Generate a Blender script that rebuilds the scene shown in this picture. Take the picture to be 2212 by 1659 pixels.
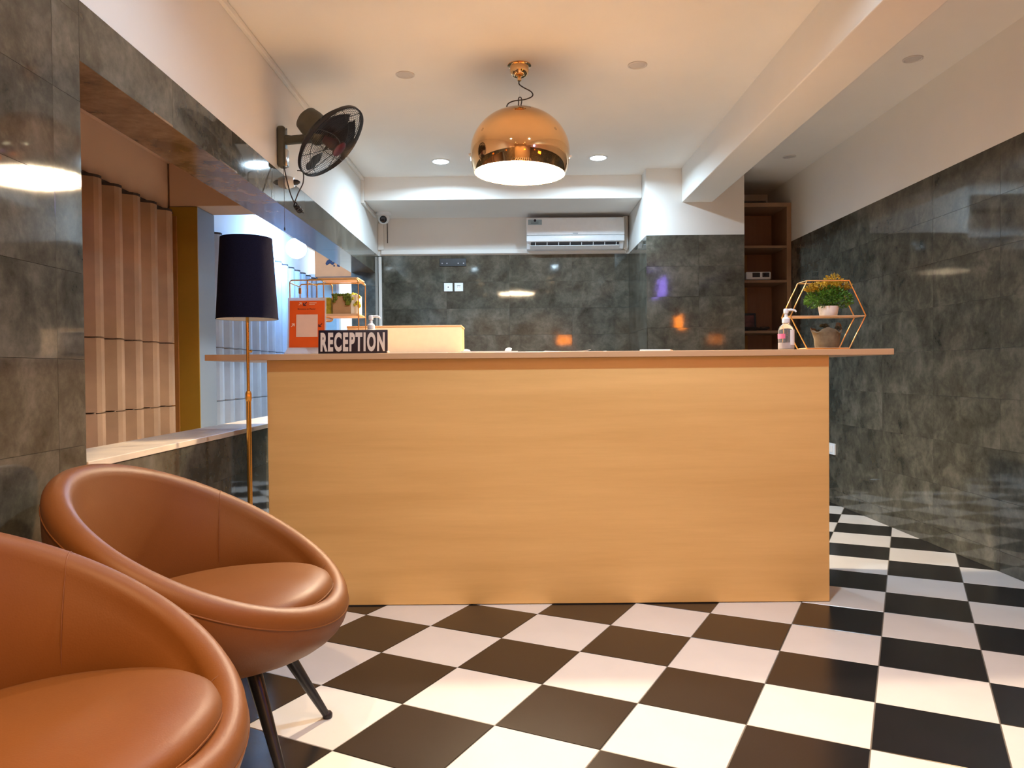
import bpy, bmesh, math, random
from mathutils import Vector, Matrix
from math import pi, sin, cos, radians

# ------------------------------------------------------------------ clear
for o in list(bpy.data.objects):
    bpy.data.objects.remove(o, do_unlink=True)
scene = bpy.context.scene
COL = scene.collection
random.seed(7)

# ------------------------------------------------------------------ camera
CAM_H = 1.0082
cam_d = bpy.data.cameras.new('camera')
cam_d.sensor_fit = 'HORIZONTAL'
cam_d.sensor_width = 36.0
cam_d.lens = 1652.25 / 2212 * 36.0
cam_d.clip_start = 0.02
cam = bpy.data.objects.new('camera', cam_d)
COL.objects.link(cam)
_r = Vector((0.99995566, 0.00203773, -0.0091933))
_u = Vector((0.00915911, 0.01619663, 0.99982688))
_b = Vector((0.00218628, -0.99986675, 0.01617724))
M = Matrix.Identity(4)
for i in range(3):
    M[i][0], M[i][1], M[i][2] = _r[i], _u[i], _b[i]
M[2][3] = CAM_H
cam.matrix_world = M
scene.camera = cam

# ------------------------------------------------------------------ world and exposure
w = bpy.data.worlds.new('world')
scene.world = w
w.use_nodes = True
w.node_tree.nodes['Background'].inputs['Color'].default_value = (0.10, 0.09, 0.085, 1)
w.node_tree.nodes['Background'].inputs['Strength'].default_value = 0.3
vs = scene.view_settings
vs.view_transform = 'Standard'
vs.look = 'None'
vs.gamma = 1.0
vs.use_curve_mapping = False
vs.exposure = 0.6

# light strengths of the lamps the room has (each lamp is made with its fixture below)
PENDANT_W = 200.0
PENDANT_COL = (1.0, 0.80, 0.55)
COOL_W = 23.0
COOL_COL = (0.60, 0.82, 1.0)
WARM_W = 19.0
WARM_COL = (1.0, 0.64, 0.33)
GLOBE_E = 150.0                 # emission of the corridor globe
GLOBE_COL = (0.24, 0.50, 1.0)

# ------------------------------------------------------------------ dimensions
XL, XR = -1.255, 2.387          # faces of the side walls
YB, YR = 7.174, -1.8            # back wall, rear wall (behind the camera)
ZC = 2.64                       # ceiling
ZB = 2.102                      # top of the wall tiles
XW = -1.475                     # outer face of the left wall
OP0, OP1 = 2.238, 7.0           # opening in the left wall
ZS, ZL = 0.755, 1.925           # sill and lintel of the opening
YP = 6.219                      # front of the pillar
PX0, PX1 = 1.085, 1.88
YC = 3.295                      # front of the reception counter
TOPZ = 1.092                    # its top surface
XS = -2.15                      # sheets in the corridor

# ================================================================== helpers
def link(o):
    COL.objects.link(o)
    return o

def new_obj(name, bm, mat, parent=None, smooth=None, loc=None, rot=None):
    me = bpy.data.meshes.new(name)
    bmesh.ops.recalc_face_normals(bm, faces=bm.faces)
    bm.to_mesh(me)
    bm.free()
    if mat is not None:
        me.materials.append(mat)
    if smooth is not None:
        for p in me.polygons:
            p.use_smooth = True
        me.set_sharp_from_angle(angle=radians(smooth))
    o = bpy.data.objects.new(name, me)
    link(o)
    if parent is not None:
        o.parent = parent
    if loc is not None:
        o.location = loc
    if rot is not None:
        o.rotation_euler = rot
    return o

def tag(o, label, cat=None, group=None, kind=None):
    o['label'] = label
    if cat: o['category'] = cat
    if group: o['group'] = group
    if kind: o['kind'] = kind
    return o

def thing(name, label, cat, loc=(0, 0, 0), rz=0.0, group=None, rot=None):
    e = bpy.data.objects.new(name, None)
    e.empty_display_size = 0.05
    link(e)
    e.location = loc
    e.rotation_euler = rot if rot is not None else (0, 0, rz)
    return tag(e, label, cat, group)

def B():
    return bmesh.new()

def box(bm, x0, x1, y0, y1, z0, z1, bev=0.0, seg=2):
    vs_ = [bm.verts.new(p) for p in ((x0, y0, z0), (x1, y0, z0), (x1, y1, z0), (x0, y1, z0),
                                     (x0, y0, z1), (x1, y0, z1), (x1, y1, z1), (x0, y1, z1))]
    fs = [bm.faces.new([vs_[i] for i in f]) for f in
          ((0, 3, 2, 1), (4, 5, 6, 7), (0, 1, 5, 4), (1, 2, 6, 5), (2, 3, 7, 6), (3, 0, 4, 7))]
    if bev > 0:
        es = list({e for f in fs for e in f.edges})
        bmesh.ops.bevel(bm, geom=es, offset=bev, segments=seg, affect='EDGES', profile=0.5)
    return bm

def frame_for(d):
    d = d.normalized()
    a = Vector((0, 0, 1)) if abs(d.z) < 0.9 else Vector((1, 0, 0))
    u = d.cross(a).normalized()
    return u, d.cross(u).normalized()

def tube(bm, pts, r, seg=8, cap=True, closed=False):
    pts = [Vector(p) for p in pts]
    n = len(pts)
    rs = r if isinstance(r, (list, tuple)) else [r] * n
    rings = []
    u = None
    for i in range(n):
        if closed:
            d = pts[(i + 1) % n] - pts[(i - 1) % n]
        elif i == 0:
            d = pts[1] - pts[0]
        elif i == n - 1:
            d = pts[-1] - pts[-2]
        else:
            d = pts[i + 1] - pts[i - 1]
        d = d.normalized()
        if u is None:
            u, v = frame_for(d)
        else:
            u = (u - d * u.dot(d))
            if u.length < 1e-6:
                u, v = frame_for(d)
            u.normalize()
            v = d.cross(u)
        rings.append([bm.verts.new(pts[i] + (u * cos(2 * pi * k / seg) + v * sin(2 * pi * k / seg)) * rs[i]) for k in range(seg)])
    m = n if closed else n - 1
    for i in range(m):
        a, b = rings[i], rings[(i + 1) % n]
        for k in range(seg):
            bm.faces.new((a[k], a[(k + 1) % seg], b[(k + 1) % seg], b[k]))
    if cap and not closed:
        bm.faces.new(rings[0][::-1])
        bm.faces.new(rings[-1])
    return bm

def lathe(bm, prof, seg=32, loc=(0, 0, 0)):
    """prof: list of (radius, z); revolved about z"""
    L = Vector(loc)
    rings = []
    for (r, z) in prof:
        if r < 1e-6:
            rings.append([bm.verts.new(L + Vector((0, 0, z)))])
        else:
            rings.append([bm.verts.new(L + Vector((r * cos(2 * pi * k / seg), r * sin(2 * pi * k / seg), z))) for k in range(seg)])
    for a, b in zip(rings, rings[1:]):
        for k in range(seg):
            k2 = (k + 1) % seg
            if len(a) == 1 and len(b) == 1:
                continue
            if len(a) == 1:
                bm.faces.new((a[0], b[k2], b[k]))
            elif len(b) == 1:
                bm.faces.new((a[k], a[k2], b[0]))
            else:
                bm.faces.new((a[k], a[k2], b[k2], b[k]))
    return bm

def xform(bm, mat4):
    bmesh.ops.transform(bm, matrix=mat4, verts=bm.verts)
    return bm

def spline(pts, n=8, closed=False):
    """Catmull-Rom through pts"""
    P = [Vector(p) for p in pts]
    out = []
    m = len(P)
    rng = range(m if closed else m - 1)
    for i in rng:
        p1, p2 = P[i], P[(i + 1) % m]
        p0 = P[i - 1] if (i > 0 or closed) else p1
        p3 = P[(i + 2) % m] if (i + 2 < m or closed) else p2
        for k in range(n):
            t = k / n
            out.append(0.5 * ((2 * p1) + (p2 - p0) * t + (2 * p0 - 5 * p1 + 4 * p2 - p3) * t * t + (3 * p1 - p0 - 3 * p2 + p3) * t ** 3))
    if not closed:
        out.append(P[-1])
    return out

def prism(bm, poly, y0, y1):
    """poly: list of (x, z), extruded along y"""
    a = [bm.verts.new((x, y0, z)) for x, z in poly]
    b = [bm.verts.new((x, y1, z)) for x, z in poly]
    n = len(poly)
    bm.faces.new(a)
    bm.faces.new(b[::-1])
    for i in range(n):
        j = (i + 1) % n
        bm.faces.new((a[i], b[i], b[j], a[j]))
    return bm

def copy_tree(o, parent=None):
    c = o.copy()
    COL.objects.link(c)
    if parent is not None:
        c.parent = parent
    for ch in o.children:
        copy_tree(ch, c)
    return c

def text_obj(name, body, mat, parent, loc, rot, height=None, width=None, extrude=0.0005, offset=0.0, align='CENTER', space=1.0):
    cu = bpy.data.curves.new(name, 'FONT')
    cu.body = body
    cu.size = 1.0
    cu.extrude = 0.0
    cu.offset = offset
    cu.align_x = align
    cu.resolution_u = 4
    cu.space_character = space
    tmp = bpy.data.objects.new('tmp_text', cu)
    COL.objects.link(tmp)
    dg = bpy.context.evaluated_depsgraph_get()
    dg.update()
    me = bpy.data.meshes.new_from_object(tmp.evaluated_get(dg))
    bpy.data.objects.remove(tmp, do_unlink=True)
    bpy.data.curves.remove(cu)
    xs = [v.co.x for v in me.vertices]; ys = [v.co.y for v in me.vertices]
    x0, x1, y0, y1 = min(xs), max(xs), min(ys), max(ys)
    sy = (height / (y1 - y0)) if height else 1.0
    sx = (width / (x1 - x0)) if width else sy
    bm = bmesh.new()
    bm.from_mesh(me)
    bpy.data.meshes.remove(me)
    for v in bm.verts:
        v.co = Vector(((v.co.x - (x0 + x1) / 2) * sx, (v.co.y - (y0 + y1) / 2) * sy, 0))
    for f in bm.faces: f.smooth = False
    if extrude:
        g = bmesh.ops.extrude_face_region(bm, geom=list(bm.faces))
        for e in g['geom']:
            if isinstance(e, bmesh.types.BMVert):
                e.co.z += extrude
    o = new_obj(name, bm, mat, parent, loc=loc, rot=rot)
    return o

def part(name, mat, parent, *b, bev=0.002, smooth=None):
    bm = B()
    for q in b:
        box(bm, *q, bev)
    return new_obj(name, bm, mat, parent, smooth)

# ================================================================== materials
def mat_new(name):
    m = bpy.data.materials.new(name)
    m.use_nodes = True
    nt = m.node_tree
    return m, nt, nt.nodes['Principled BSDF']

def N(nt, t, **kw):
    n = nt.nodes.new(t)
    for k, v in kw.items():
        if k.startswith('i_'):
            n.inputs[k[2:].replace('_', ' ')].default_value = v
        else:
            setattr(n, k, v)
    return n

def ramp(nt, stops):
    n = nt.nodes.new('ShaderNodeValToRGB')
    cr = n.color_ramp
    while len(cr.elements) < len(stops):
        cr.elements.new(0.5)
    for e, (p, c) in zip(cr.elements, stops):
        e.position = p
        e.color = (c[0], c[1], c[2], 1)
    return n

def simple(name, col, rough=0.5, metal=0.0, var=0.06, scale=30.0, bump=0.0, coat=0.0, spec=None, trans=0.0, ior=None, alpha=None):
    m, nt, p = mat_new(name)
    p.inputs['Roughness'].default_value = rough
    p.inputs['Metallic'].default_value = metal
    if coat: p.inputs['Coat Weight'].default_value = coat
    if spec is not None: p.inputs['Specular IOR Level'].default_value = spec
    if trans: p.inputs['Transmission Weight'].default_value = trans
    if ior: p.inputs['IOR'].default_value = ior
    tc = N(nt, 'ShaderNodeTexCoord')
    no = N(nt, 'ShaderNodeTexNoise', i_Scale=scale, i_Detail=4.0)
    nt.links.new(tc.outputs['Object'], no.inputs['Vector'])
    a = [max(0, c * (1 - var)) for c in col]
    b = [min(1, c * (1 + var)) for c in col]
    rp = ramp(nt, [(0.3, a), (0.7, b)])
    nt.links.new(no.outputs['Fac'], rp.inputs['Fac'])
    nt.links.new(rp.outputs['Color'], p.inputs['Base Color'])
    if bump:
        bp = N(nt, 'ShaderNodeBump', i_Strength=bump, i_Distance=0.002)
        nt.links.new(no.outputs['Fac'], bp.inputs['Height'])
        nt.links.new(bp.outputs['Normal'], p.inputs['Normal'])
    return m

def emissive(name, col, strength):
    m, nt, p = mat_new(name)
    p.inputs['Base Color'].default_value = (*col, 1)
    p.inputs['Emission Color'].default_value = (*col, 1)
    p.inputs['Emission Strength'].default_value = strength
    return m

def plaster(name, col, rough=0.75):
    m, nt, p = mat_new(name)
    p.inputs['Roughness'].default_value = rough
    p.inputs['Specular IOR Level'].default_value = 0.25
    tc = N(nt, 'ShaderNodeTexCoord')
    n1 = N(nt, 'ShaderNodeTexNoise', i_Scale=1.3, i_Detail=5.0, i_Roughness=0.6)
    n2 = N(nt, 'ShaderNodeTexNoise', i_Scale=60.0, i_Detail=3.0)
    nt.links.new(tc.outputs['Object'], n1.inputs['Vector'])
    nt.links.new(tc.outputs['Object'], n2.inputs['Vector'])
    rp = ramp(nt, [(0.3, [c * 0.95 for c in col]), (0.7, col)])
    nt.links.new(n1.outputs['Fac'], rp.inputs['Fac'])
    nt.links.new(rp.outputs['Color'], p.inputs['Base Color'])
    bp = N(nt, 'ShaderNodeBump', i_Strength=0.08, i_Distance=0.002)
    nt.links.new(n2.outputs['Fac'], bp.inputs['Height'])
    nt.links.new(bp.outputs['Normal'], p.inputs['Normal'])
    return m

def stone_tile(name, dark, mid, light, rough=0.16):
    """glazed concrete-look wall tile: blotches, fine specks, every tile offset by its own random number"""
    m, nt, p = mat_new(name)
    tc = N(nt, 'ShaderNodeTexCoord')
    oi = N(nt, 'ShaderNodeObjectInfo')
    mu = N(nt, 'ShaderNodeMath', operation='MULTIPLY')
    mu.inputs[1].default_value = 37.0
    nt.links.new(oi.outputs['Random'], mu.inputs[0])
    ad = N(nt, 'ShaderNodeVectorMath', operation='ADD')
    nt.links.new(tc.outputs['Object'], ad.inputs[0])
    nt.links.new(mu.outputs[0], ad.inputs[1])
    n1 = N(nt, 'ShaderNodeTexNoise', i_Scale=7.0, i_Detail=8.0, i_Roughness=0.62, i_Distortion=0.4)
    n2 = N(nt, 'ShaderNodeTexNoise', i_Scale=34.0, i_Detail=6.0, i_Roughness=0.7)
    for n in (n1, n2):
        nt.links.new(ad.outputs[0], n.inputs['Vector'])
    mx = N(nt, 'ShaderNodeMath', operation='MULTIPLY_ADD')
    mx.inputs[1].default_value = 0.35
    nt.links.new(n2.outputs['Fac'], mx.inputs[0])
    nt.links.new(n1.outputs['Fac'], mx.inputs[2])
    rp = ramp(nt, [(0.42, dark), (0.66, mid), (0.92, light)])
    nt.links.new(mx.outputs[0], rp.inputs['Fac'])
    hv = N(nt, 'ShaderNodeHueSaturation')
    mv = N(nt, 'ShaderNodeMapRange')
    mv.inputs['To Min'].default_value = 0.88
    mv.inputs['To Max'].default_value = 1.12
    nt.links.new(oi.outputs['Random'], mv.inputs['Value'])
    nt.links.new(mv.outputs[0], hv.inputs['Value'])
    nt.links.new(rp.outputs['Color'], hv.inputs['Color'])
    nt.links.new(hv.outputs['Color'], p.inputs['Base Color'])
    p.inputs['Roughness'].default_value = rough
    p.inputs['Specular IOR Level'].default_value = 0.5
    n3 = N(nt, 'ShaderNodeTexNoise', i_Scale=9.0, i_Detail=3.0)
    nt.links.new(ad.outputs[0], n3.inputs['Vector'])
    bp = N(nt, 'ShaderNodeBump', i_Strength=0.05, i_Distance=0.004)
    nt.links.new(n3.outputs['Fac'], bp.inputs['Height'])
    nt.links.new(bp.outputs['Normal'], p.inputs['Normal'])
    return m

def wood(name, dark, light, axis='X', scale=1.0, rough=0.42):
    m, nt, p = mat_new(name)
    tc = N(nt, 'ShaderNodeTexCoord')
    mp = N(nt, 'ShaderNodeMapping')
    s = {'X': (0.6, 9, 9), 'Y': (9, 0.6, 9), 'Z': (9, 9, 0.6)}[axis]
    mp.inputs['Scale'].default_value = tuple(v * scale for v in s)
    nt.links.new(tc.outputs['Object'], mp.inputs['Vector'])
    n1 = N(nt, 'ShaderNodeTexNoise', i_Scale=1.0, i_Detail=5.0, i_Roughness=0.55, i_Distortion=0.3)
    n2 = N(nt, 'ShaderNodeTexNoise', i_Scale=9.0, i_Detail=6.0, i_Roughness=0.7)
    nt.links.new(mp.outputs['Vector'], n1.inputs['Vector'])
    nt.links.new(mp.outputs['Vector'], n2.inputs['Vector'])
    mx = N(nt, 'ShaderNodeMath', operation='MULTIPLY_ADD')
    mx.inputs[1].default_value = 0.3
    nt.links.new(n2.outputs['Fac'], mx.inputs[0])
    nt.links.new(n1.outputs['Fac'], mx.inputs[2])
    rp = ramp(nt, [(0.4, dark), (0.9, light)])
    nt.links.new(mx.outputs[0], rp.inputs['Fac'])
    nt.links.new(rp.outputs['Color'], p.inputs['Base Color'])
    p.inputs['Roughness'].default_value = rough
    bp = N(nt, 'ShaderNodeBump', i_Strength=0.05, i_Distance=0.001)
    nt.links.new(n2.outputs['Fac'], bp.inputs['Height'])
    nt.links.new(bp.outputs['Normal'], p.inputs['Normal'])
    return m

def leather(name, col):
    m, nt, p = mat_new(name)
    tc = N(nt, 'ShaderNodeTexCoord')
    v = N(nt, 'ShaderNodeTexVoronoi', i_Scale=260.0)
    n1 = N(nt, 'ShaderNodeTexNoise', i_Scale=4.0, i_Detail=4.0)
    nt.links.new(tc.outputs['Object'], v.inputs['Vector'])
    nt.links.new(tc.outputs['Object'], n1.inputs['Vector'])
    rp = ramp(nt, [(0.3, [c * 0.88 for c in col]), (0.75, col)])
    nt.links.new(n1.outputs['Fac'], rp.inputs['Fac'])
    nt.links.new(rp.outputs['Color'], p.inputs['Base Color'])
    p.inputs['Roughness'].default_value = 0.50
    p.inputs['Specular IOR Level'].default_value = 0.32
    bp = N(nt, 'ShaderNodeBump', i_Strength=0.10, i_Distance=0.001)
    nt.links.new(v.outputs['Distance'], bp.inputs['Height'])
    nt.links.new(bp.outputs['Normal'], p.inputs['Normal'])
    return m

M_WHITE = plaster('white_plaster', (0.80, 0.78, 0.74))
M_CEIL = plaster('ceiling_paint', (0.84, 0.81, 0.76))
M_TILE = stone_tile('grey_stone_tile', (0.029, 0.0275, 0.021), (0.070, 0.067, 0.052), (0.138, 0.129, 0.103), 0.055)
M_TILEBR = stone_tile('warm_lit_stone_tile', (0.085, 0.052, 0.028), (0.19, 0.118, 0.062), (0.30, 0.20, 0.12), 0.14)  # lintel underside copy of the tile, warm reflected light put into its brown
M_GROUT = simple('grey_grout', (0.26, 0.245, 0.21), 0.8)
M_BLACKT = simple('black_floor_tile', (0.012, 0.011, 0.012), 0.22, var=0.15, scale=6)
M_WHITET = simple('white_floor_tile', (0.74, 0.72, 0.70), 0.20, var=0.03, scale=5)
M_FGROUT = simple('floor_grout', (0.13, 0.115, 0.09), 0.8)
M_OAK = wood('oak_laminate', (0.70, 0.425, 0.150), (0.85, 0.55, 0.215), 'X', 1.0)
M_OAKTOP = wood('oak_top', (0.58, 0.36, 0.19), (0.68, 0.46, 0.27), 'X', 1.0)
M_SHELF = wood('brown_shelf', (0.20, 0.095, 0.045), (0.30, 0.15, 0.075), 'Z', 1.0, 0.5)
M_SHELFE = wood('shelf_edge', (0.24, 0.135, 0.075), (0.31, 0.185, 0.105), 'X', 1.0, 0.5)
M_LEATHER = leather('tan_leather', (0.165, 0.056, 0.0095))
M_SEAM = simple('seam_thread', (0.16, 0.055, 0.015), 0.6)
M_BLACKM = simple('black_metal', (0.012, 0.013, 0.016), 0.35, var=0.2)
M_BLACKP = simple('black_plastic', (0.015, 0.014, 0.018), 0.4, var=0.2)
M_DARKGREY = simple('dark_grey_plastic', (0.085, 0.080, 0.055), 0.45, var=0.08)
M_GOLD = simple('gold_wire', (0.80, 0.50, 0.18), 0.28, 1.0, var=0.05)
M_BRASS = simple('brass_pole', (0.72, 0.44, 0.12), 0.22, 1.0, var=0.05)
M_COPPER = simple('copper_chrome', (0.86, 0.55, 0.28), 0.045, 1.0, var=0.01)
M_WHITEP = simple('white_plastic', (0.78, 0.80, 0.82), 0.3, var=0.02)
M_SHADEIN = simple('shade_inside', (0.9, 0.88, 0.84), 0.6, var=0.01)
M_FABRIC = simple('navy_fabric', (0.008, 0.0075, 0.019), 0.95, var=0.25, scale=300, bump=0.15, spec=0.08)
M_CREAM = simple('cream_panel', (0.82, 0.74, 0.56), 0.5, var=0.03)
M_PAPER = simple('white_paper', (0.88, 0.87, 0.85), 0.7, var=0.02)
M_ORANGE = simple('orange_print', (0.80, 0.10, 0.008), 0.35, var=0.06, scale=12)
M_TEXTW = simple('sign_letters', (0.80, 0.69, 0.58), 0.8, var=0.02)
M_ACRYL = simple('frosted_acrylic', (0.85, 0.78, 0.76), 0.15, var=0.02, trans=0.45, ior=1.45)
M_OCHRE = simple('ochre_paint', (0.30, 0.165, 0.008), 0.6, var=0.06, scale=3)
M_GREYW = plaster('grey_corridor_paint', (0.24, 0.28, 0.33))
M_PEACH = plaster('corridor_plaster', (0.66, 0.45, 0.32))
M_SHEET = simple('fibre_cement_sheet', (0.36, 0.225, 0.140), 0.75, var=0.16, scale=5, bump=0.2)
M_SHEETB = simple('cool_lit_cement_sheet', (0.42, 0.47, 0.54), 0.75, var=0.10, scale=5, bump=0.2)  # same cement sheets; the globe's cool light is put into this bluish copy
M_CRACK = simple('dark_joint', (0.05, 0.035, 0.03), 0.9)
M_STAIN = simple('black_stain', (0.02, 0.018, 0.03), 0.9)
M_GREENL = simple('green_leaf', (0.075, 0.20, 0.015), 0.5, var=0.35, scale=40)
M_YELLOWL = simple('yellow_leaf', (0.46, 0.29, 0.012), 0.5, var=0.35, scale=40)
M_DARKL = simple('dark_succulent', (0.06, 0.075, 0.05), 0.55, var=0.3, scale=40)
M_POT = simple('white_pot', (0.86, 0.83, 0.80), 0.35, var=0.03)
M_STONE = simple('cement_pot', (0.17, 0.135, 0.085), 0.9, var=0.3, scale=35, bump=0.5)
M_SOIL = simple('soil', (0.03, 0.022, 0.015), 0.95, var=0.3)
M_PINK = simple('pink_label', (0.75, 0.16, 0.28), 0.5, var=0.05)
M_CLEAR = simple('clear_bottle', (0.93, 0.93, 0.95), 0.05, var=0.01, trans=0.92, ior=1.33)
M_GEL = simple('clear_gel', (0.95, 0.90, 0.92), 0.1, var=0.01, trans=0.8, ior=1.33)
M_MOSS = simple('green_moss', (0.10, 0.12, 0.008), 0.95, var=0.5, scale=60, bump=0.6)
M_YMOSS = simple('yellow_moss', (0.48, 0.42, 0.03), 0.9, var=0.3, scale=60, bump=0.5)
M_TANB = simple('tan_block', (0.42, 0.24, 0.10), 0.8, var=0.08)
M_SILL = simple('cream_sill', (0.72, 0.60, 0.46), 0.4, var=0.12, scale=8)
M_GLASSDK = simple('dark_lens', (0.01, 0.01, 0.02), 0.08)
M_RED = simple('dark_red_hub', (0.07, 0.008, 0.014), 0.35, var=0.1)
M_CABLE = simple('dark_cable', (0.05, 0.04, 0.035), 0.5)
M_STICK = simple('grey_blue_sticker', (0.30, 0.40, 0.46), 0.5, var=0.05)
M_LAMPON = emissive('lit_cool_lens', (0.62, 0.84, 1.0), 45.0)
M_LAMPWARM = emissive('lit_warm_lens', (1.0, 0.72, 0.42), 12.0)
M_GLOBE = emissive('lit_globe', GLOBE_COL, GLOBE_E)
M_BULB = emissive('lit_bulb', (1.0, 0.86, 0.66), 30.0)
M_LENSOFF = simple('unlit_lens', (0.58, 0.55, 0.52), 0.4, var=0.02)
M_ORANGEL = emissive('lit_orange_sign', (1.0, 0.24, 0.010), 20.0)
M_VIOLETL = emissive('lit_violet_sign', (0.34, 0.22, 1.0), 12.0)
M_DOOR = simple('pale_green_door', (0.50, 0.62, 0.60), 0.6, var=0.04)
M_BRONZE = simple('bronze_paint', (0.30, 0.13, 0.03), 0.5)

# ================================================================== structure
def struct(name, bm, mat, label, cat, parent=None):
    o = new_obj(name, bm, mat, parent)
    if parent is None:
        tag(o, label, cat, kind='structure')
    return o

_tile_cache = {}
TT = 0.008
def tile_mesh(wd, ht, mat=None):
    mat = mat or M_TILE
    key = (round(wd, 4), round(ht, 4), mat.name)
    if key not in _tile_cache:
        bm = B()
        g, c = 0.0003, 0.0004
        x, z = wd / 2 - g, ht / 2 - g
        a = [bm.verts.new(p) for p in ((-x, 0, -z), (x, 0, -z), (x, 0, z), (-x, 0, z))]
        m_ = [bm.verts.new(p) for p in ((-x, -TT + c, -z), (x, -TT + c, -z), (x, -TT + c, z), (-x, -TT + c, z))]
        x -= c; z -= c
        f = [bm.verts.new(p) for p in ((-x, -TT, -z), (x, -TT, -z), (x, -TT, z), (-x, -TT, z))]
        for i in range(4):
            j = (i + 1) % 4
            bm.faces.new((a[i], a[j], m_[j], m_[i]))
            bm.faces.new((m_[i], m_[j], f[j], f[i]))
        bm.faces.new(f)
        bm.faces.new(a[::-1])
        bmesh.ops.recalc_face_normals(bm, faces=bm.faces)
        me = bpy.data.meshes.new('tile')
        bm.to_mesh(me); bm.free()
        me.materials.append(mat)
        _tile_cache[key] = me
    return _tile_cache[key]

def cuts(a, b, origin, step, tol=0.012):
    k = math.ceil((a - origin) / step)
    out = [a]
    v = origin + k * step
    while v < b - tol:
        if v > a + tol:
            out.append(v)
        v += step
    out.append(b)
    return list(zip(out, out[1:]))

def tile_field(parent, place, us, vs_, tilt=0.0016, mat=None):
    """place(u, v) -> (location, rotation)"""
    for (u0, u1) in us:
        for (v0, v1) in vs_:
            o = bpy.data.objects.new('tile', tile_mesh(u1 - u0, v1 - v0, mat))
            link(o)
            o.parent = parent
            loc, rot = place((u0 + u1) / 2, (v0 + v1) / 2)
            o.location = loc
            o.rotation_euler = (rot[0] + random.uniform(-tilt, tilt), rot[1], rot[2] + random.uniform(-tilt, tilt))

# ---- floor: grout bed and checkerboard tiles laid at an angle
bm = B(); box(bm, XW, XR + 0.1, YR, YB + 0.1, -0.06, -0.0015)
floor = struct('floor', bm, M_FGROUT, 'black and white checkerboard tiled floor laid at an angle', 'floor')
S, GA = 0.32, 0.47495
GX, GY = 1.0831, 2.2963
ca, sa = cos(GA), sin(GA)
def gpt(i, j): return (GX + S * (i * ca + j * sa), GY + S * (-i * sa + j * ca))
def clip(poly, x0, x1, y0, y1):
    def cut(P, inside, inter):
        out = []
        for k in range(len(P)):
            a, b = P[k - 1], P[k]
            if inside(b):
                if not inside(a): out.append(inter(a, b))
                out.append(b)
            elif inside(a):
                out.append(inter(a, b))
        return out
    def ix(v): return lambda a, b: (v, a[1] + (b[1] - a[1]) * (v - a[0]) / (b[0] - a[0]))
    def iy(v): return lambda a, b: (a[0] + (b[0] - a[0]) * (v - a[1]) / (b[1] - a[1]), v)
    for ins, it in ((lambda p: p[0] >= x0, ix(x0)), (lambda p: p[0] <= x1, ix(x1)),
                    (lambda p: p[1] >= y0, iy(y0)), (lambda p: p[1] <= y1, iy(y1))):
        if poly: poly = cut(poly, ins, it)
    return poly
def slab(bm, poly, z0, z1, ch=0.0012):
    n = len(poly)
    cx = sum(p[0] for p in poly) / n; cy = sum(p[1] for p in poly) / n
    def sh(p, d):
        v = Vector((p[0] - cx, p[1] - cy)); L = v.length
        v = v * max(0.0, (L - d * 1.3) / L) if L > 1e-6 else v
        return (cx + v.x, cy + v.y)
    a = [bm.verts.new((*sh(p, 0), z0)) for p in poly]
    b = [bm.verts.new((*sh(p, 0), z1 - ch)) for p in poly]
    c = [bm.verts.new((*sh(p, ch), z1)) for p in poly]
    for i in range(n):
        j = (i + 1) % n
        bm.faces.new((a[i], a[j], b[j], b[i]))
        bm.faces.new((b[i], b[j], c[j], c[i]))
    bm.faces.new(c)
    bm.faces.new(a[::-1])
gap = 0.0014
base = [(-S / 2 + gap, -S / 2 + gap), (S / 2 - gap, -S / 2 + gap), (S / 2 - gap, S / 2 - gap), (-S / 2 + gap, S / 2 - gap)]
me_full = {}
for col_, mt in ((0, M_WHITET), (1, M_BLACKT)):
    bm = B(); slab(bm, base, -0.008, 0.0)
    bmesh.ops.recalc_face_normals(bm, faces=bm.faces)
    me = bpy.data.meshes.new('floor_tile'); bm.to_mesh(me); bm.free(); me.materials.append(mt)
    me_full[col_] = me
far_bm = {0: B(), 1: B()}
for i in range(-22, 24):
    for j in range(-22, 26):
        c0 = gpt(i + .5, j + .5)
        poly = [(c0[0] + p[0] * ca + p[1] * sa, c0[1] - p[0] * sa + p[1] * ca) for p in base]
        cp = clip(poly, XL, XR, YR, YB)
        if len(cp) < 3: continue
        area = abs(sum(cp[k - 1][0] * cp[k][1] - cp[k][0] * cp[k - 1][1] for k in range(len(cp)))) / 2
        if area < 4e-4: continue
        colr = (i + j) % 2
        if c0[1] < 1.15 or (c0[1] > 3.75 and c0[0] < 1.0):      # behind the camera or hidden by the counter
            slab(far_bm[colr], cp, -0.008, 0.0)
            continue
        if len(cp) == 4 and area > 0.98 * (S - 2 * gap) ** 2:
            o = bpy.data.objects.new('floor_tile', me_full[colr])
            link(o); o.parent = floor
            o.location = (c0[0], c0[1], random.uniform(-0.0003, 0.0))
            o.rotation_euler = (0, 0, -GA)
        else:
            bm = B(); slab(bm, cp, -0.008, 0.0)
            new_obj('floor_tile', bm, (M_WHITET, M_BLACKT)[colr], floor)
for colr in (0, 1):
    o = new_obj('floor_tile_field', far_bm[colr], (M_WHITET, M_BLACKT)[colr], floor)
    o['kind'] = 'stuff'

# ---- ceiling and beams
bm = B(); box(bm, XW, XR + 0.2, YR - 0.1, YB + 0.2, ZC, ZC + 0.12)
struct('ceiling', bm, M_CEIL, 'plain warm white painted ceiling', 'ceiling')
bm = B(); box(bm, 1.375, 1.622, YR, YP, 2.366, ZC + 0.02, 0.006)
struct('ceiling_beam', bm, M_CEIL, 'long white ceiling beam running from the pillar towards the viewer', 'beam')
bm = B(); box(bm, XL, PX0, 6.41, YB, 2.448, ZC + 0.02, 0.006)
struct('ceiling_beam', bm, M_WHITE, 'white downstand beam across the back above the air conditioner', 'beam')

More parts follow.
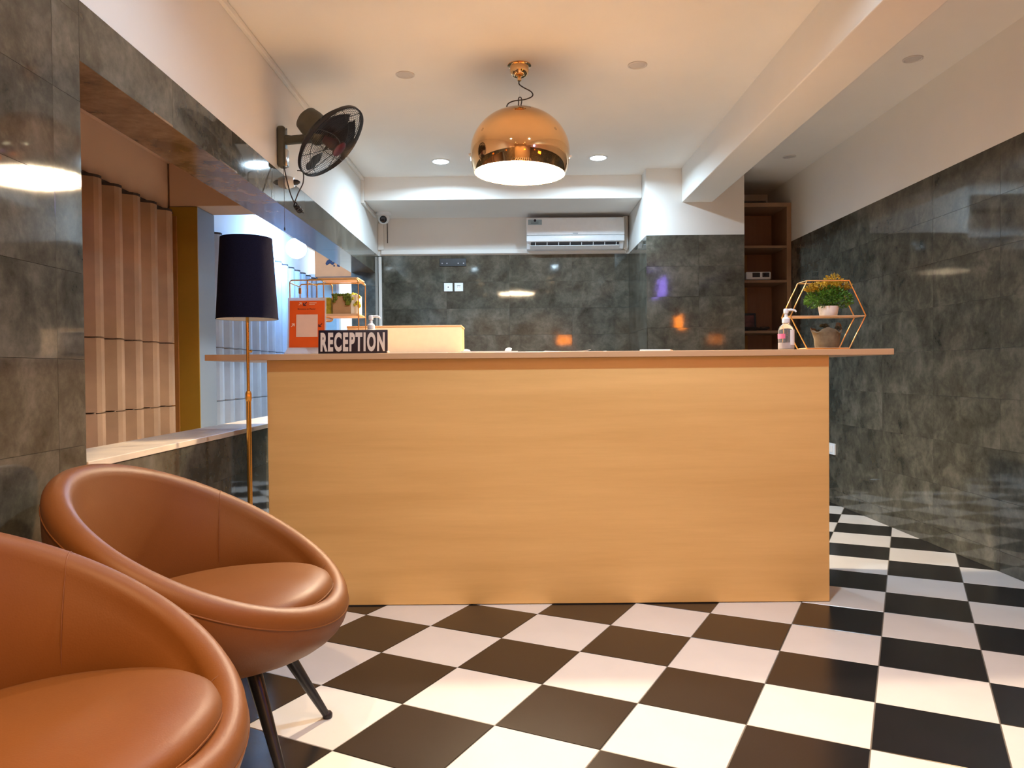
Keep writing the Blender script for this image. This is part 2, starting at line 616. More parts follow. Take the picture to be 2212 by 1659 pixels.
# ---- left wall with the long opening
bm = B()
e = TT
box(bm, XW, XL - e, YR, OP0, -0.05, ZB)                # near solid part (tiled)
box(bm, XW, XL - e, OP0, OP1, -0.05, ZS - 0.022)       # below the sill
box(bm, XW, XL - e, OP0, OP1, ZL + e, ZB)              # lintel
box(bm, XW, XL - e, OP1 + e, YB + 0.1, -0.05, ZB)
wall_left = struct('wall_left', bm, M_GROUT, 'left wall of dark stone tiles with a long opening and white plaster above', 'wall')
bm = B(); box(bm, XW, XL, YR, YB + 0.1, ZB, ZC + 0.02)
new_obj('plaster', bm, M_WHITE, wall_left)
FX = (0, 0, pi / 2)      # facing +x
pl = lambda u, v: ((XL - TT, u, v), FX)
zj = 0.055
tile_field(wall_left, pl, cuts(YR, OP0, 2.105, 0.6), cuts(0, ZB, zj, 0.25))
tile_field(wall_left, pl, cuts(OP0, OP1, 2.705, 0.6), cuts(0, ZS - 0.024, zj, 0.25))
tile_field(wall_left, pl, cuts(OP0, OP1, 3.45, 0.6), [(ZL, ZB)])
tile_field(wall_left, pl, [(OP1, YB)], cuts(0, ZB, zj, 0.25))
tile_field(wall_left, lambda u, v: ((v, u, ZL + TT), (pi / 2, 0, pi / 2)), cuts(OP0, OP1, 2.7, 0.6), [(XW, XL)], tilt=0.003, mat=M_TILEBR)
tile_field(wall_left, lambda u, v: ((u, OP1 + TT, v), (0, 0, 0)), [(XW, XL)], cuts(ZS, ZL, zj, 0.25))
bm = B(); box(bm, XW - 0.01, XL + 0.004, OP0 + 0.002, OP1, ZS - 0.022, ZS, 0.002)
struct('trim_1', bm, M_SILL, 'pale cream sill along the bottom of the left wall opening', 'sill')

# ---- right wall
bm = B(); box(bm, XR + TT, XR + 0.2, YR, YB + 0.1, -0.05, ZB)
wall_right = struct('wall_right', bm, M_GROUT, 'right wall of dark grey green stone tiles with plaster above', 'wall')
bm = B(); box(bm, XR, XR + 0.2, YR, YB + 0.1, ZB, ZC + 0.02)
new_obj('plaster', bm, M_WHITE, wall_right)
tile_field(wall_right, lambda u, v: ((XR + TT, u, v), (0, 0, -pi / 2)), cuts(YR, YB, 4.958, 0.6), cuts(0, ZB, 0.102, 0.25))

# ---- back wall
bm = B(); box(bm, XW, XR + 0.2, YB + TT, YB + 0.2, -0.05, ZB)
wall_back = struct('wall_back', bm, M_GROUT, 'back wall of grey stone tiles behind the reception counter', 'wall')
bm = B(); box(bm, XW, XR + 0.2, YB, YB + 0.2, ZB, ZC + 0.02)
new_obj('plaster', bm, M_WHITE, wall_back)
tile_field(wall_back, lambda u, v: ((u, YB + TT, v), (0, 0, 0)), cuts(XL, PX0 + 0.02, -0.033, 0.588), cuts(0, ZB, 0.102, 0.25), tilt=0.004)

# ---- rear wall behind the camera
bm = B(); box(bm, XW, XR + 0.2, YR - 0.2, YR, -0.05, ZC + 0.02)
struct('wall_rear', bm, plaster('rear_paint', (0.62, 0.47, 0.30)), 'plain wall behind the viewer', 'wall')

# ---- pillar
bm = B(); box(bm, PX0 + TT, PX1, YP + TT, YB, -0.05, ZB)
pillar = struct('wall_pillar', bm, M_GROUT, 'square pillar with grey stone tiles below and white plaster above', 'pillar')
bm = B(); box(bm, PX0, PX1, YP, YB, ZB, ZC + 0.02)
new_obj('plaster', bm, M_WHITE, pillar)
tile_field(pillar, lambda u, v: ((u, YP + TT, v), (0, 0, 0)), [(PX0, 1.51), (1.51, PX1)], cuts(0, ZB, 0.102, 0.25), tilt=0.004)
tile_field(pillar, lambda u, v: ((PX0 + TT, u, v), (0, 0, -pi / 2)), cuts(YP, YB, 6.62, 0.6), cuts(0, ZB, 0.102, 0.25))

# ---- trims: cable trunking along the left wall, ledge over the back tiles, corner strip
bm = B()
box(bm, XL, XL + 0.022, 0.5, 6.41, ZC - 0.030, ZC - 0.002, 0.003)
struct('trim_2', bm, M_WHITE, 'white cable trunking along the top of the left wall', 'trunking')
bm = B()
box(bm, XL, XL + 0.022, 6.375, 6.41, 2.42, ZC - 0.032, 0.003)
box(bm, XL, XL + 0.022, 6.41, 6.96, 2.418, 2.446, 0.003)
struct('trim_3', bm, M_WHITE, 'white cable trunking stepping down below the back beam', 'trunking')
bm = B()
box(bm, XL + 0.03, 0.14, YB - 0.028, YB, ZB + 0.008, ZB + 0.05, 0.005)
box(bm, 0.14, 1.06, YB - 0.028, YB, ZB + 0.004, ZB + 0.032, 0.005)
struct('trim_4', bm, M_WHITE, 'white pipe ledge running along the top of the back wall tiles', 'trunking')
bm = B(); box(bm, XL + 0.002, XL + 0.03, YB - 0.02, YB, 0.9, ZB - 0.01, 0.003)
struct('trim_5', bm, M_WHITE, 'narrow white strip up the back left corner', 'trunking')
bm = B()
box(bm, XL + 0.002, XL + 0.055, YB - 0.03, YB, ZB + 0.052, 2.40, 0.003)
struct('trim_6', bm, M_WHITE, 'white vertical trunking under the security camera', 'trunking')

# ================================================================== corridor beyond the opening
def sheet(bm, y0, y1, z0, z1, phase, pitch=0.2):
    """trapezoid corrugation along y, ridges towards +x"""
    ridge, slope, depth, th = 0.075, 0.042, 0.075, 0.006
    pts = []
    y = y0 - ((y0 - phase) % pitch)
    while y < y1 + pitch:
        for dy, dx in ((0, 0.88 * depth), (slope, 0), (pitch - ridge - slope, 0), (pitch - ridge, 0.88 * depth), (pitch - ridge * 0.7, 1.05 * depth), (pitch - ridge * 0.3, 1.05 * depth)):
            yy = y + dy
            if y0 <= yy <= y1:
                pts.append((yy, dx))
        y += pitch
    a0 = [bm.verts.new((XS + dx, yy, z0)) for yy, dx in pts]
    a1 = [bm.verts.new((XS + dx, yy, z1)) for yy, dx in pts]
    b0 = [bm.verts.new((XS + dx - th, yy, z0)) for yy, dx in pts]
    b1 = [bm.verts.new((XS + dx - th, yy, z1)) for yy, dx in pts]
    n = len(pts)
    for i in range(n - 1):
        bm.faces.new((a0[i], a0[i + 1], a1[i + 1], a1[i]))
        bm.faces.new((b0[i + 1], b0[i], b1[i], b1[i + 1]))
        bm.faces.new((a1[i], a1[i + 1], b1[i + 1], b1[i]))
        bm.faces.new((a0[i + 1], a0[i], b0[i], b0[i + 1]))
    bm.faces.new((a0[0], a1[0], b1[0], b0[0]))
    bm.faces.new((a0[-1], b0[-1], b1[-1], a1[-1]))

bm = B(); box(bm, XS - 0.16, XS - 0.012, 1.2, 9.3, -0.05, 2.45)
wall_corr = struct('wall_corridor', bm, M_PEACH, 'corridor wall beyond the opening clad in upright corrugated sheets', 'wall')
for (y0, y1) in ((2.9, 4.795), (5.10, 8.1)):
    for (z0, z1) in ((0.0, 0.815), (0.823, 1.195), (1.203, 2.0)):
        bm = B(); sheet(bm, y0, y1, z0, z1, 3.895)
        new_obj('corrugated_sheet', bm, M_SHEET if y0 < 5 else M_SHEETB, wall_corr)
for (y0, y1) in ((2.9, 4.795), (5.10, 8.1)):
    bm = B(); sheet(bm, y0, y1, 2.0005, 2.014, 3.895)
    box(bm, XS - 0.012, XS + 0.03, y0, y1, 2.0145, 2.024)
    new_obj('joint_shadow', bm, M_CRACK, wall_corr)  # dark joint strip, with the shadow over the sheet tops painted in
bm = B(); box(bm, XS - 0.012, XS - 0.004, 5.085, 9.2, 2.026, 2.335)
new_obj('white_plaster', bm, M_WHITE, wall_corr)
bm = B(); box(bm, XS - 0.2, XW, 1.2, 9.3, 2.335, 2.45)
struct('ceiling_corridor', bm, M_PEACH, 'pale corridor ceiling seen through the opening', 'ceiling')
bm = B(); box(bm, XS - 0.2, XW, 1.2, 9.3, -0.06, -0.002)
struct('floor_corridor', bm, M_GREYW, 'grey corridor floor beyond the opening', 'floor')
bm = B(); box(bm, XS - 0.2, XW + 0.6, 9.2, 9.35, -0.05, 2.45)
struct('wall_corridor_end', bm, M_WHITE, 'white end wall of the corridor', 'wall')
bm = B(); box(bm, XS - 0.2, XW, 1.1, 1.2, -0.05, 2.45)
struct('wall_corridor_near', bm, M_PEACH, 'near end wall of the corridor', 'wall')
bm = B(); box(bm, XW, XW + 0.1, YB + 0.2, 9.3, -0.05, 2.45)
struct('wall_corridor_side', bm, M_WHITE, 'white corridor wall past the back of the reception', 'wall')
# pilaster and header
bm = B(); box(bm, XS, -1.975, 4.815, 5.085, -0.05, 2.062, 0.004)
pilaster = struct('wall_pilaster', bm, M_GREYW, 'narrow pilaster between the corrugated sheets, ochre front and grey side', 'pilaster')
bm = B(); box(bm, XS, -1.974, 4.806, 4.815, -0.05, 2.06, 0.002)
new_obj('painted_face', bm, M_OCHRE, pilaster)
bm = B(); box(bm, XS, XS + 0.05, 4.796, 4.806, -0.05, 2.0, 0.002)
new_obj('painted_edge', bm, M_BRONZE, pilaster)
bm = B(); box(bm, XS, XW - 0.002, 4.812, 5.085, 2.064, 2.335, 0.004)
struct('wall_header', bm, M_PEACH, 'peach plaster header above the ochre pilaster', 'header')
# bulkhead with black stains at the far end
bm = B(); box(bm, -1.962, XW - 0.002, 7.6, 7.9, 1.965, 2.335, 0.004)
bulk = struct('wall_bulkhead', bm, simple('tan_plaster', (0.46, 0.15, 0.040), 0.8, var=0.1, scale=6), 'tan plaster bulkhead with peeling black stains at the corridor end', 'bulkhead')
bm = B()
rr = random.Random(3)
for k in range(26):
    cx = rr.uniform(-1.86, -1.70); cz = rr.choice([rr.uniform(2.06, 2.13), rr.uniform(2.16, 2.24)])
    s_ = rr.uniform(0.006, 0.024)
    poly = [(cx + s_ * rr.uniform(.6, 1.2) * cos(a * pi / 3.5), cz + s_ * rr.uniform(.6, 1.2) * sin(a * pi / 3.5)) for a in range(7)]
    prism(bm, poly, 7.594 - 0.0001 * k, 7.6)
o = new_obj('peeling_patches', bm, M_STAIN, bulk)
bm = B(); box(bm, -1.95, XW - 0.01, 7.58, 7.7, 1.95, 1.964)
new_obj('broken_edge', bm, M_CRACK, bulk)
# door at the end of the corridor
d = thing('door_1', 'pale green door at the end of the corridor', 'door', (0, 0, 0)); d['kind'] = 'structure'
bm = B(); box(bm, -2.13, -1.87, 8.12, 8.16, 0.0, 2.02, 0.003); new_obj('door_leaf', bm, M_DOOR, d)
bm = B(); box(bm, -1.87, -1.84, 8.10, 8.18, 0.0, 2.06, 0.003); box(bm, -2.15, -1.87, 8.10, 8.18, 2.02, 2.06, 0.003)
new_obj('door_frame', bm, M_WHITE, d)

# globe lamp
g = thing('globe_lamp', 'glowing white globe lamp hanging in the corridor', 'lamp', (-1.895, 6.72, 2.105))
bm = B(); bmesh.ops.create_uvsphere(bm, u_segments=32, v_segments=18, radius=0.088)
new_obj('globe', bm, M_GLOBE, g, 60)
bm = B(); lathe(bm, [(0, 0.13), (0.022, 0.13), (0.026, 0.082), (0.0, 0.078)], 16); new_obj('lamp_holder', bm, M_BLACKP, g, 40)
bm = B(); tube(bm, [(0, 0, 0.125), (0, 0, 0.229)], 0.003, 6); new_obj('cord', bm, M_CABLE, g)

# ceiling lamp at the far end of the corridor, behind the bulkhead
t = thing('corridor_lamp', 'cool ceiling lamp at the far end of the corridor', 'lamp', (-1.80, 8.65, 2.335))
bm = B(); lathe(bm, [(0, 0), (0.11, 0), (0.11, -0.02), (0, -0.02)], 32); new_obj('base', bm, M_WHITEP, t, 40)
bm = B(); lathe(bm, [(0.10, -0.02), (0.09, -0.045), (0.05, -0.06), (0, -0.064)], 32); new_obj('diffuser', bm, emissive('lit_corridor_lamp', (0.55, 0.78, 1.0), 110.0), t, 60)

# ================================================================== reception counter
ct = thing('reception_counter', 'light oak reception counter with a thin overhanging top', 'counter', (0, YC, 0))
part('front_panel', M_OAK, ct, (-1.063, 1.358, 0, 0.022, 0.003, TOPZ - 0.026))
part('side_panel', M_OAK, ct, (-1.063, -1.041, 0.022, 0.60, 0.003, TOPZ - 0.026))
part('side_panel', M_OAK, ct, (1.336, 1.358, 0.022, 0.60, 0.003, TOPZ - 0.026))
part('worktop', M_OAKTOP, ct, (-1.318, 1.622, -0.032, 0.64, TOPZ - 0.026, TOPZ))
part('desk_shelf', M_OAK, ct, (-1.041, 1.336, 0.022, 0.60, 0.72, 0.745))

# ================================================================== tub chairs
def make_chair(label, loc, rz=0.0):
    c = thing('tub_chair', label, 'chair', loc, rz, group='tan leather tub chairs')
    NA = 96
    a, b = 0.328, 0.366
    zf, zk = 0.388, 0.735            # rim centre height at front and at back
    tr = 0.034                        # half thickness of the padded rim
    def rim(th):
        x = a * cos(th); y = b * sin(th)
        t = (1 - cos(th)) / 2
        z = zf + (zk - zf) * t
        return Vector((x, y, z))
    bx, by, bz = 0.185, 0.185, 0.262   # base ellipse
    bcx = 0.02
    rows = []
    NP = 30
    for k in range(NA):
        th = 2 * pi * k / NA
        R = rim(th)
        rad = Vector((R.x, R.y, 0)).normalized()
        base_p = Vector((bcx + bx * cos(th), by * sin(th), bz))
        prof = [Vector((bcx, 0, bz - 0.004)), Vector((bcx + bx * cos(th) * 0.6, by * sin(th) * 0.6, bz - 0.002)), base_p]
        # outer skin: quadratic bezier from the base to the outside of the rim
        tip = R + rad * tr
        ctrl = Vector((R.x * 1.02, R.y * 1.02, 0)) + rad * tr
        ctrl.z = bz + (R.z - bz) * 0.30
        for t in (0.12, 0.25, 0.38, 0.5, 0.62, 0.74, 0.86, 0.95):
            prof.append(base_p * (1 - t) ** 2 + ctrl * 2 * t * (1 - t) + tip * t * t)
        # rolled rim
        for q in range(0, 9):
            an = pi * q / 8
            prof.append(R + rad * (tr * cos(an)) + Vector((0, 0, tr * 1.05 * sin(an))))
        # inner skin down to the seat
        innb = Vector((R.x * 0.82, R.y * 0.82, 0.355))
        tip_in = R - rad * tr
        depth = tip_in.z - innb.z
        for t in (0.15, 0.35, 0.55, 0.75, 0.9, 1.0):
            p_ = tip_in.lerp(innb, t)
            p_ -= rad * 0.018 * sin(pi * t)* (1 if depth > .1 else .3)
            prof.append(p_)
        prof.append(Vector((0, 0, 0.350)))
        rows.append(prof)
    bm = B()
    V = []
    top = bm.verts.new(rows[0][0]); end = bm.verts.new(rows[0][-1])
    for prof in rows:
        V.append([bm.verts.new(p) for p in prof[1:-1]])
    n = len(V[0])
    for k in range(NA):
        A, Bq = V[k], V[(k + 1) % NA]
        bm.faces.new((top, A[0], Bq[0]))
        for q in range(n - 1):
            bm.faces.new((A[q], A[q + 1], Bq[q + 1], Bq[q]))
        bm.faces.new((end, Bq[-1], A[-1]))
    new_obj('shell', bm, M_LEATHER, c, 70)
    # stitched seams over the rim and down the inside
    for th, q0 in ((radians(107), 3), (radians(-107), 8), (radians(34), 6), (radians(-34), 6)):
        R = rim(th); rad = Vector((R.x, R.y, 0)).normalized()
        tip_in = R - rad * tr
        innb = Vector((R.x * 0.82, R.y * 0.82, 0.40))
        pts = [R + rad * (tr * cos(pi * q / 10)) + Vector((0, 0, tr * 1.05 * sin(pi * q / 10))) for q in range(q0, 11)]
        for t in (0.15, 0.35, 0.55, 0.75, 0.9):
            p_ = tip_in.lerp(innb, t); p_ -= rad * 0.018 * sin(pi * t)
            pts.append(p_)
        bm = B(); tube(bm, pts, 0.0012, 6); new_obj('seam', bm, M_SEAM, c, 60)
    # piping below the outside of the rim
    pts = []
    for k in range(NA):
        th = 2 * pi * k / NA
        R = rim(th); rad = Vector((R.x, R.y, 0)).normalized()
        pts.append(R + rad * (tr * 1.0) + Vector((0, 0, -0.012)))
    bm = B(); tube(bm, pts, 0.0022, 6, closed=True); new_obj('piping', bm, M_LEATHER, c, 60)
    # seat cushion: squashed superellipse
    bm = B()
    ca_, cb_ = 0.285, 0.288
    cxs = 0.035
    prof = []
    levels = [(0.0, 0.352), (0.90, 0.352), (0.985, 0.365), (1.0, 0.385), (0.995, 0.402), (0.965, 0.418), (0.90, 0.430), (0.75, 0.440), (0.5, 0.446), (0.25, 0.448), (0.0, 0.449)]
    levels = [(q, z + 0.012) for q, z in levels]
    rings = []
    for s_, z in levels:
        if s_ == 0:
            rings.append([bm.verts.new((cxs, 0, z))]); continue
        ring = []
        for k in range(64):
            th = 2 * pi * k / 64
            ex = 2 / 2.25
            x = ca_ * s_ * abs(cos(th)) ** ex * (1 if cos(th) >= 0 else -1)
            y = cb_ * s_ * abs(sin(th)) ** ex * (1 if sin(th) >= 0 else -1)
            ring.append(bm.verts.new((cxs + x - 0.0, y, z + 0.022 * (x / ca_) * (1 if z > 0.38 else 0.4))))
        rings.append(ring)
    for A, Bq in zip(rings, rings[1:]):
        for k in range(64):
            k2 = (k + 1) % 64
            if len(A) == 1: bm.faces.new((A[0], Bq[k], Bq[k2]))
            elif len(Bq) == 1: bm.faces.new((A[k], A[k2], Bq[0]))
            else: bm.faces.new((A[k], A[k2], Bq[k2], Bq[k]))
    cu = new_obj('seat_cushion', bm, M_LEATHER, c, 70)
    pts = []
    for k in range(64):
        th = 2 * pi * k / 64; ex = 2 / 2.25
        x = ca_ * 1.002 * abs(cos(th)) ** ex * (1 if cos(th) >= 0 else -1)
        y = cb_ * 1.002 * abs(sin(th)) ** ex * (1 if sin(th) >= 0 else -1)
        pts.append((cxs + x, y, 0.406 + 0.022 * x / ca_))
    bm = B(); tube(bm, pts, 0.002, 6, closed=True); new_obj('cushion_piping', bm, M_LEATHER, cu, 60)
    # four splayed legs
    for (tx, ty, fx, fy) in ((0.15, 0.10, 0.260, 0.213), (0.15, -0.10, 0.260, -0.19), (-0.13, 0.10, -0.24, 0.2), (-0.13, -0.10, -0.24, -0.2)):
        bm = B()
        tube(bm, [(tx, ty, 0.275), (fx * .985, fy * .985, 0.012)], [0.0205, 0.0105], 14)
        lg = new_obj('leg', bm, M_BLACKM, c, 50)
        bm = B(); lathe(bm, [(0, 0.0), (0.013, 0.0), (0.0145, 0.004), (0.0145, 0.012), (0.0105, 0.018), (0, 0.018)], 14, (fx, fy, 0))
        new_obj('foot_cap', bm, M_BLACKP, lg, 40)
    return c

make_chair('tan leather tub chair standing nearer the reception counter', (-0.814, 2.010, 0), radians(0))
make_chair('tan leather tub chair in the front left corner, cut off by the frame', (-0.814, 1.205, 0), radians(0))

# ================================================================== floor lamp
fl = thing('floor_lamp', 'slim brass floor lamp with a tall navy fabric shade', 'lamp', (-1.052, 3.03, 0))
bm = B(); lathe(bm, [(0, 0.0), (0.115, 0.0), (0.118, 0.006), (0.112, 0.014), (0.02, 0.022), (0.012, 0.03), (0, 0.03)], 36); new_obj('base', bm, M_BRASS, fl, 40)
bm = B(); tube(bm, [(0, 0, 0.02), (0, 0, 0.915)], 0.0095, 14); new_obj('lower_pole', bm, M_BRASS, fl, 50)
bm = B(); lathe(bm, [(0, 0.900), (0.0105, 0.900), (0.0125, 0.908), (0.0125, 0.930), (0.009, 0.94), (0, 0.94)], 8); new_obj('collar', bm, M_BRASS, fl, 30)
bm = B(); tube(bm, [(0, 0, 0.93), (0, 0, 1.45)], 0.0062, 12); new_obj('upper_pole', bm, M_BRASS, fl, 50)
bm = B(); tube(bm, [(0.004, 0, 1.098), (0.016, -0.002, 1.098)], [0.004, 0.005], 8); new_obj('clamp_screw', bm, M_BRASS, fl, 40)
bm = B()
lathe(bm, [(0.118, 1.226), (0.0985, 1.545), (0.0965, 1.545), (0.116, 1.226), (0.118, 1.226)], 56)
sh = new_obj('shade', bm, M_FABRIC, fl, 40)
bm = B(); lathe(bm, [(0.1158, 1.2255), (0.0962, 1.544)], 56); new_obj('shade_lining', bm, M_SHADEIN, sh, 40)
bm = B()
tube(bm, [(0.1175 * cos(2*pi*k/56), 0.1175 * sin(2*pi*k/56), 1.2265) for k in range(56)], 0.0016, 6, closed=True)
new_obj('shade_hem', bm, M_FABRIC, sh, 60)
bm = B()
for k in range(3):
    an = 2 * pi * k / 3 + 0.3
    tube(bm, [(0, 0, 1.262), (0.115 * cos(an), 0.115 * sin(an), 1.240)], 0.0018, 6)
new_obj('shade_ring', bm, M_BLACKM, sh)
bm = B(); lathe(bm, [(0, 1.27), (0.016, 1.27), (0.016, 1.33), (0, 1.33)], 16); new_obj('bulb_socket', bm, M_WHITEP, sh, 40)

# ================================================================== pendant lamp
PC = Vector((0.0455, 4.10, 0))
pn = thing('pendant_lamp', 'large copper dome pendant lamp hanging over the counter, lit', 'lamp', (PC.x, PC.y, ZC))
tilt = Matrix.Rotation(radians(1.6), 4, 'Y') @ Matrix.Rotation(radians(-1.0), 4, 'X')
ZSH = 2.176 - ZC        # sphere centre height relative to the ceiling
RS = 0.265
bm = B()
outer = []
for k in range(0, 15):                       # below the widest line
    z = -0.112 + 0.112 * k / 14
    outer.append((RS * math.sqrt(1 - (z / 0.285) ** 2), z))
for k in range(1, 23):
    an = (pi / 2) * k / 22
    outer.append((RS * cos(an), 0.234 * sin(an)))
outer[-1] = (0, 0.234)
lathe(bm, outer, 72); xform(bm, Matrix.Translation((0, 0, ZSH)) @ tilt)
shade = new_obj('shade', bm, M_COPPER, pn, 60)
bm = B()
inner = [(max(0, r - 0.004), z if r > 0.01 else z - 0.004) for r, z in outer]
inner[-1] = (0, 0.230)
lathe(bm, inner, 72); xform(bm, Matrix.Translation((0, 0, ZSH)) @ tilt)
new_obj('shade_lining', bm, M_SHADEIN, shade, 60)
bm = B()
rr0 = outer[0][0]
tube(bm, [((rr0 - 0.002) * cos(2*pi*k/72), (rr0 - 0.002) * sin(2*pi*k/72), outer[0][1]) for k in range(72)], 0.0022, 6, closed=True)
xform(bm, Matrix.Translation((0, 0, ZSH)) @ tilt)
new_obj('shade_rim', bm, M_COPPER, shade, 60)
for s_ in (-1, 1):
    bm = B(); bmesh.ops.create_uvsphere(bm, u_segments=12, v_segments=8, radius=0.0075)
    xform(bm, Matrix.Translation((0, 0, ZSH)) @ tilt @ Matrix.Translation((s_ * (RS + 0.004), 0, -0.015)))
    new_obj('side_screw', bm, M_WHITEP, shade, 60)
bm = B()
lathe(bm, [(0, 0), (0.062, 0), (0.063, -0.005), (0.050, -0.009), (0.050, -0.034), (0.045, -0.050), (0.034, -0.062), (0.020, -0.067), (0.011, -0.070), (0.010, -0.084), (0, -0.086)], 36)
new_obj('canopy', bm, M_COPPER, pn, 50)
bm = B()
cord = spline([(0, 0, -0.08), (-0.002, 0, -0.10), (0.02, 0, -0.118), (0.062, 0, -0.142), (0.068, 0, -0.165), (0.03, 0, -0.182), (-0.03, 0, -0.190), (-0.062, 0, -0.205), (-0.072, 0, -0.232)], 8)
tube(bm, cord, 0.0033, 8)
new_obj('cord', bm, M_CABLE, pn, 60)
bm = B()
tube(bm, spline([(-0.008, 0, -0.222), (-0.006, 0, -0.20), (-0.006, 0, -0.178), (0.002, 0, -0.170), (0.010, 0, -0.178), (0.010, 0, -0.20), (0.004, 0, -0.222)], 6), 0.003, 8)
new_obj('cord_loop', bm, M_CABLE, pn, 60)
bm = B(); tube(bm, [(0, 0, -0.08), (0.001, 0, -0.215)], 0.0008, 6); new_obj('steel_wire', bm, M_WHITEP, pn)
bm = B(); bmesh.ops.create_uvsphere(bm, u_segments=20, v_segments=12, radius=0.045)
xform(bm, Matrix.Translation((0, 0, ZSH + 0.125)))
new_obj('bulb', bm, M_BULB, pn, 60)
L = bpy.data.lights.new('pendant_light', 'POINT'); L.energy = PENDANT_W; L.color = PENDANT_COL; L.shadow_soft_size = 0.05
lo = bpy.data.objects.new('pendant_light', L); link(lo); lo.parent = pn; lo.location = (0, 0, ZSH + 0.035)

# ================================================================== ceiling downlights
def downlight(label, x, y, mat, r=0.056, watt=0, col=None, group=None, spread=166):
    t = thing('downlight', label, 'ceiling light', (x, y, ZC), group=group)
    bm = B(); lathe(bm, [(r * 0.80, -0.0035), (r * 0.86, -0.0065), (r, -0.004), (r, 0.0), (r * 0.80, 0.0), (r * 0.80, -0.0035)], 36)
    new_obj('trim_ring', bm, M_WHITEP if watt else M_LENSOFF, t, 40)
    bm = B(); lathe(bm, [(0, -0.0145), (r * 0.3, -0.0140), (r * 0.6, -0.0115), (r * 0.80, -0.006), (r * 0.80, 0.0)] if watt else [(0, -0.004), (r * 0.80, -0.003), (r * 0.80, 0.0)], 36)
    new_obj('lens', bm, mat, t, 40)
    if watt:
        L = bpy.data.lights.new('downlight_light', 'AREA'); L.shape = 'DISK'; L.size = r * 1.5
        L.energy = watt; L.color = col; L.spread = radians(spread)
        lo = bpy.data.objects.new('downlight_light', L); link(lo); lo.parent = t; lo.location = (0, 0, -0.018)
    return t
downlight('lit cool white downlight left of the copper pendant', -0.548, 5.938, M_LAMPON, 0.072, COOL_W, COOL_COL)
downlight('lit cool white downlight right of the copper pendant', 0.662, 5.877, M_LAMPON, 0.072, COOL_W, COOL_COL)
downlight('unlit round downlight between the fan and the pendant', -0.579, 4.214, M_LENSOFF, 0.052)
downlight('unlit round downlight between the pendant and the ceiling beam', 0.677, 4.113, M_LENSOFF, 0.052)
downlight('small unlit downlight near the bookcase beyond the beam', 2.132, 5.904, M_LENSOFF, 0.05)
downlight('faint unlit downlight on the ceiling right of the beam', 2.123, 4.07, M_LENSOFF, 0.05)
for (lab, x, y) in (('lit warm downlight above the front tub chair', -0.57, 0.55), ('lit warm downlight above the viewer on the right', 0.67, 0.50),
                    ('lit warm downlight at the rear wall on the left', -0.57, -1.1), ('lit warm downlight at the rear wall beside the orange sign', 0.67, -1.1)):
    downlight(lab, x, y, M_LAMPWARM, 0.06, WARM_W, WARM_COL, spread=128)
downlight('lit cool downlight beside the ceiling beam in front of the counter', 0.67, 2.28, M_LAMPON, 0.06, COOL_W * 0.85, COOL_COL)
downlight('lit cool downlight in front of the counter on the left', -0.57, 2.32, M_LAMPON, 0.06, COOL_W * 0.16, COOL_COL)

# glowing signs out of view whose reflections show in the glossy tiles
t = thing('light_sign', 'glowing orange sign on the right wall of the waiting area', 'sign', (XR, 1.62, 1.68))
part('frame', M_BLACKP, t, (-0.03, 0.0, -0.26, 0.26, -0.14, 0.14)); part('lit_panel', M_ORANGEL, t, (-0.036, -0.03, -0.24, 0.24, -0.12, 0.12))
t = thing('light_sign', 'glowing violet sign high on the right wall of the waiting area', 'sign', (XR, 0.10, 2.36))
part('frame', M_BLACKP, t, (-0.03, 0.0, -0.36, 0.36, -0.17, 0.17)); part('lit_panel', M_VIOLETL, t, (-0.036, -0.03, -0.34, 0.34, -0.15, 0.15))
t = thing('light_sign', 'small glowing orange sign on the rear wall', 'sign', (1.04, YR, 1.60))
part('frame', M_BLACKP, t, (-0.16, 0.16, 0.0, 0.03, -0.11, 0.11)); part('lit_panel', M_ORANGEL, t, (-0.14, 0.14, 0.03, 0.036, -0.09, 0.09))

# ================================================================== wall fan
FC = Vector((-0.945, 4.03, 2.222))
fan = thing('wall_fan', 'black caged wall fan on a grey bracket, tilted down', 'fan', (XL, 4.13, 2.0))
def rel(p): return Vector(p) - Vector((XL, 4.13, 2.0))
bm = B(); box(bm, 0.0, 0.045, -0.035, 0.035, 0.115, 0.335, 0.016, 3)
br = new_obj('wall_bracket', bm, M_DARKGREY, fan, 40)
bm = B(); box(bm, 0.02, 0.055, -0.02, 0.02, 0.118, 0.215, 0.008, 2); new_obj('control_panel', bm, simple('chrome_panel', (0.5, 0.5, 0.5), 0.15, 1.0), br, 40)
bm = B(); tube(bm, [(0.05, -0.012, 0.318), (0.052, -0.012, 0.318)], 0.007, 12); new_obj('knob', bm, M_BLACKP, br, 40)
ax = Vector((0.72, -0.10, -0.69)).normalized()         # direction the fan blows
c0 = rel(FC)
pivot = c0 - ax * 0.085
bm = B()
tube(bm, [(0.03, 0, 0.265), (0.075, -0.005, 0.262), (0.13, -0.02, 0.262), tuple(pivot + Vector((-.01, 0, -0.03)))], [0.028, 0.024, 0.024, 0.03], 14)
new_obj('arm', bm, M_DARKGREY, fan, 50)
rotm = ax.to_track_quat('Z', 'Y').to_matrix().to_4x4()
def fan_part(name, bm, mat, parent=None, smooth=50, off=0.0):
    xform(bm, Matrix.Translation(c0 + ax * off) @ rotm)
    return new_obj(name, bm, mat, parent or fan, smooth)
bm = B(); lathe(bm, [(0, -0.205), (0.045, -0.203), (0.066, -0.19), (0.073, -0.15), (0.073, -0.06), (0.055, -0.045), (0, -0.045)], 32)
fan_part('motor_housing', bm, M_DARKGREY)
FR = 0.218
